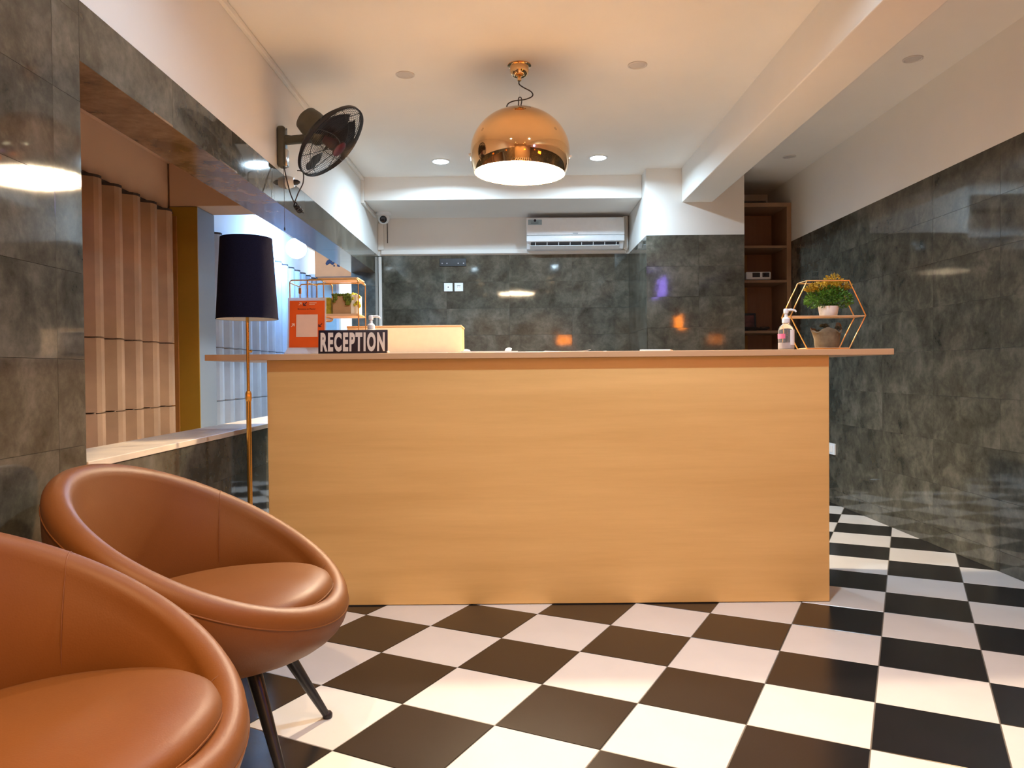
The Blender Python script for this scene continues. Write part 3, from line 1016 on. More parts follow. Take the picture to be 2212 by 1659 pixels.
def guard(sign):
    bm = B()
    def zz(r): return sign * (0.008 + (0.054 if sign > 0 else 0.070) * (1 - (r / FR) ** 3))
    n = 22
    for k in range(n):
        r = 0.045 + (FR - 0.05) * k / (n - 1)
        tube(bm, [(r * cos(2*pi*q/56), r * sin(2*pi*q/56), zz(r)) for q in range(56)], 0.0011, 4, closed=True)
    for k in range(8):
        an = 2 * pi * k / 8 + (0.2 if sign > 0 else 0.0)
        pts = []
        for q in range(11):
            r = 0.04 + (FR - 0.04) * q / 10
            a2 = an + 0.55 * q / 10
            pts.append((r * cos(a2), r * sin(a2), zz(r)))
        tube(bm, pts, 0.0018, 5)
    return bm
fg = fan_part('front_guard', guard(1), M_BLACKM)
fan_part('rear_guard', guard(-1), M_BLACKM)
bm = B()
lathe(bm, [(FR - 0.003, -0.009), (FR + 0.003, -0.009), (FR + 0.0035, 0.009), (FR - 0.003, 0.009), (FR - 0.003, -0.009)], 72)
fan_part('guard_rim', bm, M_BLACKP)
bm = B(); lathe(bm, [(0, 0.066), (0.040, 0.064), (0.046, 0.060), (0.046, 0.056), (0, 0.055)], 28); fan_part('guard_badge', bm, M_RED, fg)
bm = B(); lathe(bm, [(0, 0.045), (0.025, 0.043), (0.034, 0.03), (0.036, -0.03), (0, -0.032)], 24); fan_part('hub', bm, M_RED)
for k in range(3):
    bm = B()
    an0 = 2 * pi * k / 3 + 0.5
    grid = []
    for q in range(9):
        r = 0.03 + 0.165 * q / 8
        wd = 0.55 + 0.55 * sin(pi * min(1, q / 7.0) * 0.6)
        row = []
        for s_ in range(7):
            u = s_ / 6 - 0.5
            a2 = an0 + u * wd * (1.25 if q < 7 else 1.05)
            row.append(bm.verts.new((r * cos(a2), r * sin(a2), -0.028 * u * 2 * (0.6 + 0.4 * q / 8))))
        grid.append(row)
    for q in range(8):
        for s_ in range(6):
            bm.faces.new((grid[q][s_], grid[q][s_ + 1], grid[q + 1][s_ + 1], grid[q + 1][s_]))
    g_ = bmesh.ops.solidify(bm, geom=list(bm.faces), thickness=0.002)
    fan_part('blade', bm, simple('dark_blade', (0.03, 0.028, 0.035), 0.3), None, 60)
bm = B(); tube(bm, [(0.03, -0.012, 0.125), (0.034, -0.014, -0.02), (0.034, -0.014, -0.21)], 0.0014, 6); new_obj('pull_cord', bm, M_CABLE, fan)
bm = B(); lathe(bm, [(0, -0.225), (0.004, -0.222), (0.005, -0.212), (0.002, -0.205), (0, -0.205)], 10, (0.034, -0.014, 0)); new_obj('pull_bead', bm, M_BLACKP, fan, 40)
bm = B()
tube(bm, spline([(0.035, -0.02, 0.12), (0.05, -0.03, 0.06), (0.075, -0.045, -0.03), (0.098, -0.05, -0.085)], 6), 0.0035, 8)
tube(bm, spline([(0.098, -0.05, -0.085), (0.12, -0.05, -0.03), (0.145, -0.05, 0.02), (0.148, -0.05, 0.07), (0.135, -0.05, 0.085), (0.115, -0.05, 0.087)], 6), 0.0033, 8)
new_obj('power_cord', bm, M_CABLE, fan, 60)
bm = B()
rr = random.Random(5)
for k in range(7):
    cx, cz = 0.104 + 0.0045 * k * 0.8, -0.098 - 0.0045 * k
    nrm = Vector((rr.uniform(-.5, 1), rr.uniform(-1, 1), rr.uniform(-1, .3))).normalized()
    u, v = frame_for(nrm)
    rad = rr.uniform(0.010, 0.015)
    tube(bm, [Vector((cx, -0.05, cz)) + u * rad * cos(2*pi*q/18) + v * rad * sin(2*pi*q/18) for q in range(18)], 0.0035, 6, closed=True)
tube(bm, [(0.125, -0.05, -0.12), (0.146, -0.05, -0.139)], 0.0025, 6)
new_obj('bundled_cord', bm, M_BLACKP, fan, 60)
# round white wall outlet behind the fan with its plug
t = thing('wall_outlet', 'white round outlet with a black plug below the fan', 'outlet', (XL, 4.28, 2.075))
bm = B(); lathe(bm, [(0, 0), (0.036, 0), (0.036, 0.010), (0.030, 0.032), (0.026, 0.042), (0, 0.042)], 28); xform(bm, Matrix.Rotation(pi/2, 4, 'Y')); new_obj('cover', bm, M_WHITEP, t, 40)
bm = B(); tube(bm, [(0.042, 0, 0), (0.060, 0, 0), (0.075, 0, 0)], [0.016, 0.014, 0.005], 14); new_obj('plug', bm, M_BLACKP, t, 40)
# security camera
t = thing('security_camera', 'small white dome security camera in the back left corner', 'camera', (-1.155, 6.90, 2.448)); t.scale = (1.2, 1.2, 1.2)
bm = B(); lathe(bm, [(0, 0), (0.055, 0), (0.056, -0.010), (0.046, -0.024), (0, -0.024)], 28); new_obj('base', bm, M_WHITEP, t, 40)
bm = B(); bmesh.ops.create_uvsphere(bm, u_segments=24, v_segments=14, radius=0.045); xform(bm, Matrix.Translation((0, -0.005, -0.042))); new_obj('head', bm, M_WHITEP, t, 60)
bm = B(); lathe(bm, [(0, 0.0), (0.026, 0.0), (0.026, 0.012), (0.020, 0.016), (0, 0.012)], 24)
xform(bm, Matrix.Translation((0.004, -0.042, -0.056)) @ Vector((0.15, -1, -0.45)).normalized().to_track_quat('Z', 'Y').to_matrix().to_4x4()); new_obj('lens', bm, M_GLASSDK, t, 40)
bm = B(); tube(bm, spline([(0.0, 0.03, -0.03), (-0.005, 0.16, -0.03), (-0.01, 0.218, -0.06), (-0.01, 0.222, -0.19)], 6), 0.003, 6); new_obj('cable', bm, M_CABLE, t, 60)

# ================================================================== air conditioner
ac = thing('air_conditioner', 'white split air conditioner mounted on the back wall', 'air conditioner', (0.574, YB, 2.10))
hw = 0.445
def profx(bm, poly, x0, x1):
    a = [bm.verts.new((x0, y, z)) for y, z in poly]; b = [bm.verts.new((x1, y, z)) for y, z in poly]
    n = len(poly)
    bm.faces.new(a); bm.faces.new(b[::-1])
    for i in range(n): bm.faces.new((a[i], b[i], b[(i+1) % n], a[(i+1) % n]))
    return bm
bm = B(); profx(bm, [(0, 0.03), (0, 0.305), (-0.14, 0.305), (-0.185, 0.296), (-0.196, 0.28), (-0.196, 0.095), (-0.188, 0.085), (-0.17, 0.085), (-0.12, 0.03)], -hw + 0.004, hw - 0.004)
new_obj('body', bm, M_WHITEP, ac, 30)
bm = B(); box(bm, -hw, hw, -0.208, -0.192, 0.145, 0.302, 0.006, 3); fp = new_obj('front_panel', bm, M_WHITEP, ac, 40)
bm = B(); box(bm, -hw, hw, -0.206, -0.190, 0.088, 0.142, 0.006, 3); new_obj('lower_panel', bm, M_WHITEP, ac, 40)
bm = B(); profx(bm, [(-0.186, 0.084), (-0.165, 0.084), (-0.125, 0.040), (-0.13, 0.036), (-0.17, 0.06)], -hw + 0.04, hw - 0.045); new_obj('outlet_slot', bm, M_BLACKP, ac)
for k in range(8):
    x = -hw + 0.08 + k * 0.105
    bm = B(); profx(bm, [(-0.188, 0.082), (-0.176, 0.082), (-0.16, 0.058), (-0.176, 0.058)], x, x + 0.005); new_obj('louver', bm, M_WHITEP, ac)
bm = B(); profx(bm, [(-0.182, 0.052), (-0.176, 0.058), (-0.128, 0.032), (-0.130, 0.026)], -hw + 0.035, hw - 0.045); new_obj('flap', bm, M_WHITEP, ac, 30)
bm = B(); box(bm, -0.43, -0.305, -0.2095, -0.208, 0.238, 0.285, 0.0005, 1); st = new_obj('rating_sticker', bm, M_STICK, ac)
bm = B(); bmesh.ops.create_uvsphere(bm, u_segments=14, v_segments=8, radius=0.012); xform(bm, Matrix.Translation((-0.367, -0.2095, 0.278)) @ Matrix.Scale(0.15, 4, (0, 1, 0))); new_obj('sticker_mark', bm, M_STAIN, st, 60)
bm = B()
for k in range(3): box(bm, -0.405, -0.335 , -0.2101, -0.2094, 0.247 + k * 0.008, 0.2495 + k * 0.008)
new_obj('sticker_print', bm, simple('dark_teal_print', (0.05, 0.10, 0.13), 0.5), st)
bm = B(); box(bm, -0.025, 0.022, -0.2088, -0.208, 0.154, 0.163); new_obj('badge', bm, simple('grey_badge', (0.35, 0.37, 0.40), 0.4), ac)
# pipe cover right of it
bm = B(); tube(bm, spline([(1.052, 7.13, 2.44), (1.052, 7.13, 2.25), (1.052, 7.13, 2.17), (1.05, 7.14, 2.15), (1.045, 7.145, 2.14)], 6), 0.026, 14)
o = new_obj('air_conditioner_pipe', bm, M_WHITE, None, 60); tag(o, 'white wrapped pipe running down beside the air conditioner', 'pipe')

# ================================================================== things on the back wall
t = thing('wall_bracket', 'black metal mounting bracket plate on the back wall tiles', 'bracket', (-0.558, YB, 2.035))
part('plate', M_BLACKM, t, (-0.124, 0.124, -0.010, 0.0, -0.036, 0.036))
M_BOLT = simple('steel_bolt', (0.3, 0.3, 0.33), 0.3, 1.0)
for x in (-0.10, -0.055, 0.05, 0.10):
    bm = B(); tube(bm, [(x, -0.010, -0.01), (x, -0.0135, -0.01)], 0.006, 10); new_obj('bolt_head', bm, M_BOLT, t)
def outlet(label, x, z, pin):
    t = thing('wall_socket', label, 'socket', (x, YB, z), group='white sockets on the back wall')
    part('plate', M_WHITEP, t, (-0.040, 0.040, -0.011, 0.0, -0.040, 0.040), bev=0.003)
    bm = B(); lathe(bm, [(0.021, 0), (0.021, 0.0008), (0, 0.0008)], 24); xform(bm, Matrix.Translation((0, -0.011, 0)) @ Matrix.Rotation(pi/2, 4, 'X'))
    s_ = new_obj('socket_face', bm, M_POT, t)
    bm = B()
    if pin:
        tube(bm, [(0, -0.012, 0), (0, -0.0135, 0)], 0.006, 10)
    else:
        for dx in (-0.010, 0.010): tube(bm, [(dx, -0.012, 0), (dx, -0.0132, 0)], 0.003, 8)
        box(bm, -0.016, 0.016, -0.0130, -0.012, 0.010, 0.014)
    new_obj('pin_holes', bm, M_STAIN, s_)
outlet('left white wall socket with a single round hole', -0.603, 1.803, True)
outlet('right white wall socket with two pin holes', -0.505, 1.803, False)
t = thing('wall_socket', 'small white socket low on the right wall beside the counter', 'socket', (XR, 5.73, 0.408))
part('plate', M_WHITEP, t, (-0.012, 0.0, -0.06, 0.06, -0.042, 0.042), bev=0.003)
part('socket_face', M_POT, t, (-0.016, -0.012, -0.03, 0.03, -0.025, 0.025))

# ================================================================== bookcase in the niche
bk = thing('bookcase', 'tall brown open bookcase in the niche beside the pillar', 'bookcase', (0, 6.56, 0))
part('side_panel', M_SHELFE, bk, (2.345, 2.384, 0, 0.40, 0.0, 2.425))
part('side_panel', M_SHELF, bk, (1.883, 1.905, 0, 0.40, 0.0, 2.425))
part('back_panel', M_SHELF, bk, (1.905, 2.345, 0.385, 0.40, 0.0, 2.425))
part('top_panel', M_SHELFE, bk, (1.883, 2.384, -0.002, 0.40, 2.395, 2.43))
for z in (0.43, 0.88, 1.318, 1.750, 2.045):
    part('shelf', M_SHELFE, bk, (1.905, 2.345, 0.003, 0.385, z, z + 0.022))
part('divider', M_OCHRE if False else wood('ochre_panel', (0.30, 0.14, 0.02), (0.36, 0.18, 0.03), 'Z'), bk, (1.906, 2.12, 0.372, 0.384, 0.9, 1.316), (1.906, 2.12, 0.372, 0.384, 1.342, 1.748), (1.906, 2.12, 0.372, 0.384, 1.774, 2.043))
t = thing('projector', 'small white projector with dark front on the bookcase shelf', 'projector', (2.115, 6.68, 1.7725))
part('body', M_WHITEP, t, (-0.11, 0.105, -0.09, 0.10, 0.006, 0.075), bev=0.010)
part('dark_panel', M_BLACKP, t, (-0.055, 0.01, -0.0925, -0.089, 0.028, 0.066))
part('dark_panel', M_BLACKP, t, (0.03, 0.09, -0.0925, -0.089, 0.028, 0.066))
bm = B(); lathe(bm, [(0, 0.012), (0.013, 0.012), (0.016, 0.0), (0, 0)], 20); xform(bm, Matrix.Translation((0.062, -0.092, 0.047)) @ Matrix.Rotation(pi/2, 4, 'X')); new_obj('lens', bm, M_GLASSDK, t, 40)
for sx in (-0.09, 0.085):
    for sy in (-0.07, 0.08):
        bm = B(); lathe(bm, [(0, 0), (0.008, 0), (0.008, 0.008), (0, 0.008)], 10, (sx, sy, 0)); new_obj('foot', bm, M_BLACKP, t)
bm = B()
rr = random.Random(9)
tube(bm, spline([(2.23, 6.70, 1.80), (2.255, 6.68, 1.792), (2.275, 6.70, 1.778), (2.26, 6.73, 1.776), (2.29, 6.74, 1.776), (2.31, 6.70, 1.776), (2.27, 6.66, 1.777), (2.24, 6.67, 1.777)], 8), 0.004, 6)
o = new_obj('cable_coil', bm, M_BLACKP, None, 60); tag(o, 'loose black cable lying beside the projector', 'cable')
t = thing('picture_frame', 'small dark frame leaning on the lower bookcase shelf', 'frame', (2.03, 6.70, 1.3435), rot=(radians(-8), 0, 0))
part('frame_border', M_BLACKP, t, (-0.10, 0.10, 0.0, 0.014, 0.0, 0.018), (-0.10, 0.10, 0.0, 0.014, 0.142, 0.16), (-0.10, -0.084, 0.0, 0.014, 0.018, 0.142), (0.084, 0.10, 0.0, 0.014, 0.018, 0.142))
part('picture', simple('dark_red_picture', (0.12, 0.035, 0.03), 0.3, var=0.5, scale=20), t, (-0.084, 0.084, 0.006, 0.012, 0.018, 0.142))
rr = random.Random(21)
bm = B()
for k in range(7):
    pts = [(2.05 + rr.uniform(-.1, .18), 6.64 + rr.uniform(-.02, .03), 1.346 + rr.uniform(0, .03)) for q in range(5)]
    tube(bm, spline(pts, 5), 0.003, 5)
o = new_obj('tangled_cables', bm, M_CABLE, None, 60); tag(o, 'tangle of dark cables in front of the small frame', 'cable')
# dark item lying on top of the bookcase
t = thing('folded_cloth', 'dark folded cloth lying on top of the bookcase', 'cloth', (2.10, 6.72, 2.4305))
part('folds', simple('dark_cloth', (0.05, 0.04, 0.035), 0.9, var=0.3), t, (-0.19, 0.17, -0.09, 0.10, 0.0, 0.018), (-0.17, 0.10, -0.08, 0.09, 0.018, 0.034), bev=0.006)

# ================================================================== things on the counter
# --- RECEPTION sign
t = thing('reception_sign', 'black RECEPTION sign plate with pale condensed letters', 'sign', (-0.694, YC + 0.012, TOPZ), rot=(radians(-5), 0, radians(0.3)))
bm = B(); box(bm, -0.150, 0.150, 0.0, 0.006, 0.0, 0.104, 0.002); pl_ = new_obj('plate', bm, simple('sign_black', (0.020, 0.012, 0.022), 0.35), t, 40)
text_obj('lettering', 'RECEPTION', M_TEXTW, t, (-0.001, -0.0004, 0.051), (pi / 2, 0, 0), height=0.084, width=0.278, extrude=0.0012, offset=0.047, space=1.22)
bm = B(); box(bm, -0.148, 0.148, 0.006, 0.02, 0.0, 0.003); xform(bm, Matrix.Rotation(radians(5), 4, 'X')); new_obj('foot', bm, simple('sign_foot', (0.02, 0.012, 0.02), 0.4), t)
bm = B(); bmesh.ops.create_icosphere(bm, subdivisions=2, radius=0.006)
for v in bm.verts: v.co *= rr.uniform(.75, 1.2)
o = new_obj('paper_scrap', bm, M_PAPER, None, 40, loc=(-0.541, YC + 0.005, TOPZ + 0.006)); tag(o, 'tiny crumpled white paper scrap at the corner of the RECEPTION sign', 'paper')

# --- orange card stand
t = thing('card_stand', 'orange payment card in a clear acrylic stand', 'card stand', (-0.912, YC + 0.078, TOPZ), rz=radians(2))
bm = B()
a = [(-0.090, -0.036, 0.002), (0.090, -0.036, 0.002), (0.084, -0.006, 0.030), (-0.080, -0.006, 0.030)]
vv = [bm.verts.new(p) for p in a] + [bm.verts.new((p[0], p[1] + 0.004, p[2] + 0.001)) for p in a]
for f in ((0, 1, 2, 3), (7, 6, 5, 4), (0, 4, 5, 1), (1, 5, 6, 2), (2, 6, 7, 3), (3, 7, 4, 0)): bm.faces.new([vv[i] for i in f])
box(bm, -0.088, 0.088, -0.036, 0.06, 0.0, 0.003)
new_obj('acrylic_base', bm, M_ACRYL, t)
RX = Matrix.Rotation(radians(-6), 4, 'X')
def card_part(name, mat, x0, x1, y0, y1, z0, z1, par, bev=0.0):
    bm = B(); box(bm, x0, x1, y0, y1, z0, z1, bev); xform(bm, Matrix.Translation((0, 0, 0.026)) @ RX); return new_obj(name, bm, mat, par)
card_part('acrylic_sleeve', M_ACRYL, -0.084, 0.084, 0.0012, 0.0040, -0.004, 0.228, t, 0.0008)
cd = card_part('orange_card', M_ORANGE, -0.076, 0.078, -0.0008, 0.0010, 0.0, 0.214, t)
card_part('white_panel', simple('peach_panel', (0.85, 0.55, 0.38), 0.5, var=0.02), -0.046, 0.048, -0.0014, -0.0008, 0.052, 0.152, cd, 0.0)
def arrow(cx, cz, s, mat, par, flip=1):
    """arrow pointing down-left (flip=1) or up-right (flip=-1)"""
    bm = B(); k = s * flip
    th = 0.22 * s * flip
    prism(bm, [(cx - k, cz - k), (cx + .5*k, cz - k), (cx + .5*k, cz - k + 2*th), (cx - k, cz - k + 2*th)], -0.0018, -0.0009)
    prism(bm, [(cx - k, cz - k + 2*th), (cx - k + 2*th, cz - k + 2*th), (cx - k + 2*th, cz + .5*k), (cx - k, cz + .5*k)], -0.0018, -0.0009)
    prism(bm, [(cx - k + 2*th, cz - k + 3.2*th), (cx - k + 3.2*th, cz - k + 2*th), (cx + k, cz + .75*k), (cx + .75*k, cz + k)], -0.0018, -0.0009)
    xform(bm, Matrix.Translation((0, 0, 0.026)) @ RX)
    return new_obj('arrow_mark', bm, mat, par)
arrow(-0.008, 0.200, 0.0085, M_STAIN, cd)
arrow(0.060, 0.104, 0.0085, M_STAIN, cd)
arrow(-0.061, 0.104, 0.0080, simple('peach_print', (0.86, 0.62, 0.46), 0.5), cd, -1)
arrow(-0.030, 0.200, 0.0065, simple('peach_print_small', (0.86, 0.50, 0.30), 0.5), cd, -1)
Mt = simple('dark_print', (0.10, 0.02, 0.01), 0.5)
def card_text(body, x, z, hgt, mat):
    o = text_obj('print', body, mat, cd, (0, 0, 0), (0, 0, 0), height=hgt, extrude=0.0003, offset=0.008)
    for v in o.data.vertices:
        p_ = Matrix.Translation((0, 0, 0.026)) @ RX @ Vector((v.co.x + x, -0.0009 - v.co.z, v.co.y + z)); v.co = p_
card_text('Bienvenue en Playeur', -0.001, 0.176, 0.0085, Mt)
bm = B()
for (x0, x1, z) in ((0.010, 0.042, 0.2025), (0.010, 0.034, 0.1955)): prism(bm, [(x0, z), (x1, z), (x1, z + 0.0032), (x0, z + 0.0032)], -0.0014, -0.0009)
xform(bm, Matrix.Translation((0, 0, 0.026)) @ RX); new_obj('faint_print', bm, simple('peach_word', (0.86, 0.45, 0.26), 0.5), cd)

# --- gold wire rack with planter cube
t = thing('wire_rack', 'gold wire rack with wooden shelves behind the orange card', 'rack', (0, 3.47, TOPZ))
def rrect(x0, x1, z0, z1, y, r=0.012, open_bottom=False):
    pts = []
    if open_bottom:
        pts.append((x0, y, z0))
        for k in range(5):
            a_ = pi - k * pi / 8; pts.append((x0 + r + r * cos(a_), y, z1 - r + r * sin(a_)))
        for k in range(5):
            a_ = pi / 2 - k * pi / 8; pts.append((x1 - r + r * cos(a_), y, z1 - r + r * sin(a_)))
        pts.append((x1, y, z0))
        return pts
    for (cx, cz, s0) in ((x1 - r, z1 - r, 0), (x0 + r, z1 - r, pi/2), (x0 + r, z0 + r, pi), (x1 - r, z0 + r, 1.5*pi)):
        for k in range(5):
            a_ = s0 + k * pi / 8; pts.append((cx + r * cos(a_), y, cz + r * sin(a_)))
    return pts
wr = 0.0028
RD = 0.165
for y in (0.0, RD):
    bm = B(); tube(bm, rrect(-1.010, -0.857, 0.162, 0.339, y), wr, 8, closed=True); new_obj('wire_frame', bm, M_GOLD, t, 60)
    bm = B(); tube(bm, rrect(-0.930, -0.700, 0.003, 0.342, y, open_bottom=True), wr, 8); new_obj('wire_frame', bm, M_GOLD, t, 60)
for (x, z) in ((-1.010, 0.327), (-0.700, 0.330), (-0.857, 0.172), (-0.930, 0.330), (-0.700, 0.178), (-0.930, 0.178)):
    bm = B(); tube(bm, [(x, 0, z), (x, RD, z)], wr * 0.9, 8); new_obj('cross_wire', bm, M_GOLD, t, 60)
bm = B(); box(bm, -0.885, -0.703, 0.004, RD - 0.002, 0.345, 0.351, 0.001); new_obj('top_board', bm, M_OAKTOP, t)
bm = B(); box(bm, -0.925, -0.704, 0.004, RD - 0.002, 0.176, 0.186, 0.001); new_obj('shelf_board', bm, M_OAKTOP, t)
bm = B(); box(bm, -1.006, -0.861, 0.004, RD - 0.002, 0.163, 0.169, 0.001); new_obj('low_board', bm, M_OAKTOP, t)
bm = B(); box(bm, -1.016, -1.004, RD - 0.004, RD + 0.004, 0.295, 0.322, 0.001); new_obj('clip', bm, M_BRONZE, t)
p = thing('moss_planter', 'square tan planter draped with green and yellow moss on the wire rack', 'planter', (-0.765, 3.53, TOPZ + 0.1865))
part('tan_front', M_TANB, p, (-0.055, 0.026, -0.046, 0.046, 0.0, 0.088)); part('pale_side', M_CREAM, p, (0.0262, 0.060, -0.044, 0.046, 0.0, 0.086))
def blob(bm, c, r, rr, squash=(1, 1, 1), sub=2, j=0.25):
    g_ = bmesh.ops.create_icosphere(bm, subdivisions=sub, radius=r)
    for v in g_['verts']:
        v.co = Vector((v.co.x * squash[0], v.co.y * squash[1], v.co.z * squash[2])) * rr.uniform(1 - j, 1 + j) + Vector(c)
rr = random.Random(4)
bm = B()
for k in range(16):
    x = -0.052 + 0.075 * (k % 8) / 7
    blob(bm, (x, -0.040 if k < 8 else 0.01, 0.086), 0.011, rr, (1, 1, 0.8), 1)
for (x, ln) in ((-0.048, 3), (-0.039, 2), (0.0, 2), (0.010, 4), (0.018, 4), (0.024, 3)):
    for k in range(ln): blob(bm, (x, -0.050, 0.078 - k * 0.011), 0.008, rr, (1, .6, 1.1), 1)
new_obj('green_moss', bm, M_MOSS, p, 80)['kind'] = 'stuff'
bm = B()
for k in range(26):
    blob(bm, (rr.uniform(0.028, 0.070), rr.uniform(-0.05, 0.0), 0.088 - 0.002 * k), 0.009 * rr.uniform(.6, 1.1), rr, (.9, .8, 1.2), 1)
new_obj('yellow_moss', bm, M_YMOSS, p, 80)['kind'] = 'stuff'
p = thing('yellow_block', 'yellow block on the wire rack, mostly hidden by the orange card', 'block', (-0.852, 3.53, TOPZ + 0.1865))
part('core', M_YMOSS, p, (-0.04, 0.018, -0.02, 0.02, 0.0, 0.072), bev=0.004); part('cap', M_YMOSS, p, (-0.036, 0.014, -0.016, 0.016, 0.072, 0.078), bev=0.002)

# --- bottles with pumps
def pump_bottle(label, loc, body_prof, body_mat, neck_z, rz, sx=1.0, label_mat=None, scale=1.0):
    b_ = thing('pump_bottle', label, 'bottle', loc, rz)
    bm = B(); lathe(bm, body_prof, 32); xform(bm, Matrix.Scale(sx, 4, (0, 1, 0))); new_obj('bottle_body', bm, body_mat, b_, 40)
    z = neck_z
    bm = B(); lathe(bm, [(0, z - 0.002), (0.0155, z - 0.002), (0.0165, z), (0.0165, z + 0.016), (0.012, z + 0.021), (0.007, z + 0.024), (0.0055, z + 0.044), (0, z + 0.044)], 24)
    cap = new_obj('pump_collar', bm, M_WHITEP, b_, 40)
    bm = B(); lathe(bm, [(0, z + 0.040), (0.0095, z + 0.040), (0.0105, z + 0.044), (0.0105, z + 0.056), (0.008, z + 0.060), (0, z + 0.061)], 20)
    tube(bm, [(0.0, 0, z + 0.053), (0.02, 0, z + 0.055), (0.036, 0, z + 0.052), (0.041, 0, z + 0.045)], [0.006, 0.0055, 0.0045, 0.0035], 10)
    new_obj('pump_head', bm, M_WHITEP, cap, 40)
    return b_
b1 = pump_bottle('clear hand sanitizer bottle with pink label beside the hexagon shelf', (1.176, 3.302, TOPZ),
    [(0, 0.001), (0.031, 0.001), (0.0335, 0.005), (0.0335, 0.075), (0.032, 0.088), (0.026, 0.100), (0.017, 0.107), (0.0135, 0.112), (0.0135, 0.118), (0, 0.118)], M_CLEAR, 0.116, radians(-20), 0.8)
bm = B(); lathe(bm, [(0, 0.004), (0.0305, 0.004), (0.0315, 0.008), (0.0315, 0.030), (0, 0.030)], 32); xform(bm, Matrix.Scale(0.8, 4, (0, 1, 0))); new_obj('gel', bm, simple('milky_gel', (0.88, 0.80, 0.80), 0.3, trans=0.25, ior=1.35), b1, 40)
bm = B()
for k in range(9):
    pass
def wrap(bm, r0, r1, a0, a1, z0, z1, sy, n=10):
    vi, vo = [], []
    for k in range(n + 1):
        a_ = a0 + (a1 - a0) * k / n
        for z in (z0, z1):
            vo.append(bm.verts.new((r1 * cos(a_), r1 * sin(a_) * sy, z))); vi.append(bm.verts.new((r0 * cos(a_), r0 * sin(a_) * sy, z)))
    for k in range(n):
        i = 2 * k
        bm.faces.new((vo[i], vo[i+2], vo[i+3], vo[i+1])); bm.faces.new((vi[i], vi[i+1], vi[i+3], vi[i+2]))
        bm.faces.new((vo[i+1], vo[i+3], vi[i+3], vi[i+1])); bm.faces.new((vo[i], vi[i], vi[i+2], vo[i+2]))
    bm.faces.new((vo[0], vo[1], vi[1], vi[0])); bm.faces.new((vo[-2], vi[-2], vi[-1], vo[-1]))
wrap(bm, 0.0337, 0.0342, radians(160), radians(265), 0.047, 0.068, 0.8)
new_obj('pink_label', bm, M_PINK, b1)
bm = B(); wrap(bm, 0.0337, 0.0341, radians(-60), radians(40), 0.02, 0.085, 0.8); new_obj('white_label', bm, M_PAPER, b1)
pump_bottle('cream pump bottle behind the RECEPTION sign', (-0.630, 3.395, TOPZ),
    [(0, 0.0), (0.034, 0.0), (0.037, 0.004), (0.037, 0.085), (0.033, 0.098), (0.020, 0.108), (0.014, 0.112), (0.014, 0.118), (0, 0.118)], M_CREAM, 0.112, radians(0), 0.85)

# --- cream box with wooden lid
t = thing('desk_box', 'cream desk box with a wooden lid on the counter', 'box', (-0.522, 3.66, TOPZ))
part('cream_front', M_CREAM, t, (-0.272, 0.274, 0.0, 0.012, 0.0, 0.132)); part('side_panel', M_OAKTOP, t, (0.262, 0.274, 0.012, 0.22, 0.0, 0.132)); part('side_panel', M_OAKTOP, t, (-0.272, -0.260, 0.012, 0.22, 0.0, 0.132))
part('lid', M_OAKTOP, t, (-0.274, 0.276, -0.002, 0.222, 0.132, 0.141))

# --- papers and pens
def paper(label, x, y, w_, d_, rz, z, n=1, curl=0.0):
    bm = B()
    nx = 10
    for q in range(n):
        zz = q * 0.0012
        top = []; bot = []
        for k in range(nx + 1):
            u = k / nx - 0.5
            h = curl * (abs(u) * 2) ** 3 if u > 0 else curl * 0.4 * (abs(u) * 2) ** 3
            for s_ in (-0.5, 0.5):
                top.append(bm.verts.new((u * w_, s_ * d_, zz + 0.0009 + h))); bot.append(bm.verts.new((u * w_, s_ * d_, zz + h)))
        for k in range(nx):
            i = 2 * k
            bm.faces.new((top[i], top[i+2], top[i+3], top[i+1])); bm.faces.new((bot[i], bot[i+1], bot[i+3], bot[i+2]))
            bm.faces.new((top[i], bot[i], bot[i+2], top[i+2])); bm.faces.new((top[i+1], top[i+3], bot[i+3], bot[i+1]))
        bm.faces.new((top[0], top[1], bot[1], bot[0])); bm.faces.new((top[-2], bot[-2], bot[-1], top[-1]))
    o = new_obj('paper_sheet', bm, M_PAPER, None, loc=(x, y, z), rot=(0, 0, rz))
    return tag(o, label, 'paper', 'papers on the counter')
paper('thick stack of white papers right of the cream box', -0.11, 3.395, 0.25, 0.18, 0.05, TOPZ, 5, 0.0)
paper('thin paper sheet at the middle of the counter', 0.10, 3.40, 0.21, 0.15, -0.06, TOPZ, 2, 0.002)
paper('curled paper sheet below the orange reflection', 0.235, 3.41, 0.20, 0.15, 0.04, TOPZ + 0.0026, 1, 0.006)
paper('paper sheet in front of the RECEPTION sign end and cream box', -0.42, 3.37, 0.26, 0.10, 0.02, TOPZ, 2, 0.001)
paper('small paper slip right of the curled sheet', 0.375, 3.38, 0.06, 0.05, 0.2, TOPZ, 1, 0.003)
rr = random.Random(8)
for (lab, x, y, r) in (('crumpled tissue beside the cream box', -0.205, 3.345, 0.012), ('crumpled white tissue ball on the papers', -0.022, 3.385, 0.012)):
    bm = B(); blob(bm, (0, 0, 0), r, rr, (1.3, 1, 0.75), 2, 0.22)
    o = new_obj('crumpled_tissue', bm, M_PAPER, None, 50, loc=(x, y, TOPZ + 0.0075 + (0.006 if 'ball' in lab else 0.0))); tag(o, lab, 'tissue')
t = thing('pen', 'thin white pen lying on the counter below the pillar', 'pen', (0.625, 3.36, TOPZ + 0.004), rz=radians(8))
bm = B(); tube(bm, [(-0.06, 0, 0), (0.065, 0, 0)], 0.0038, 10); new_obj('barrel', bm, M_WHITEP, t, 50)
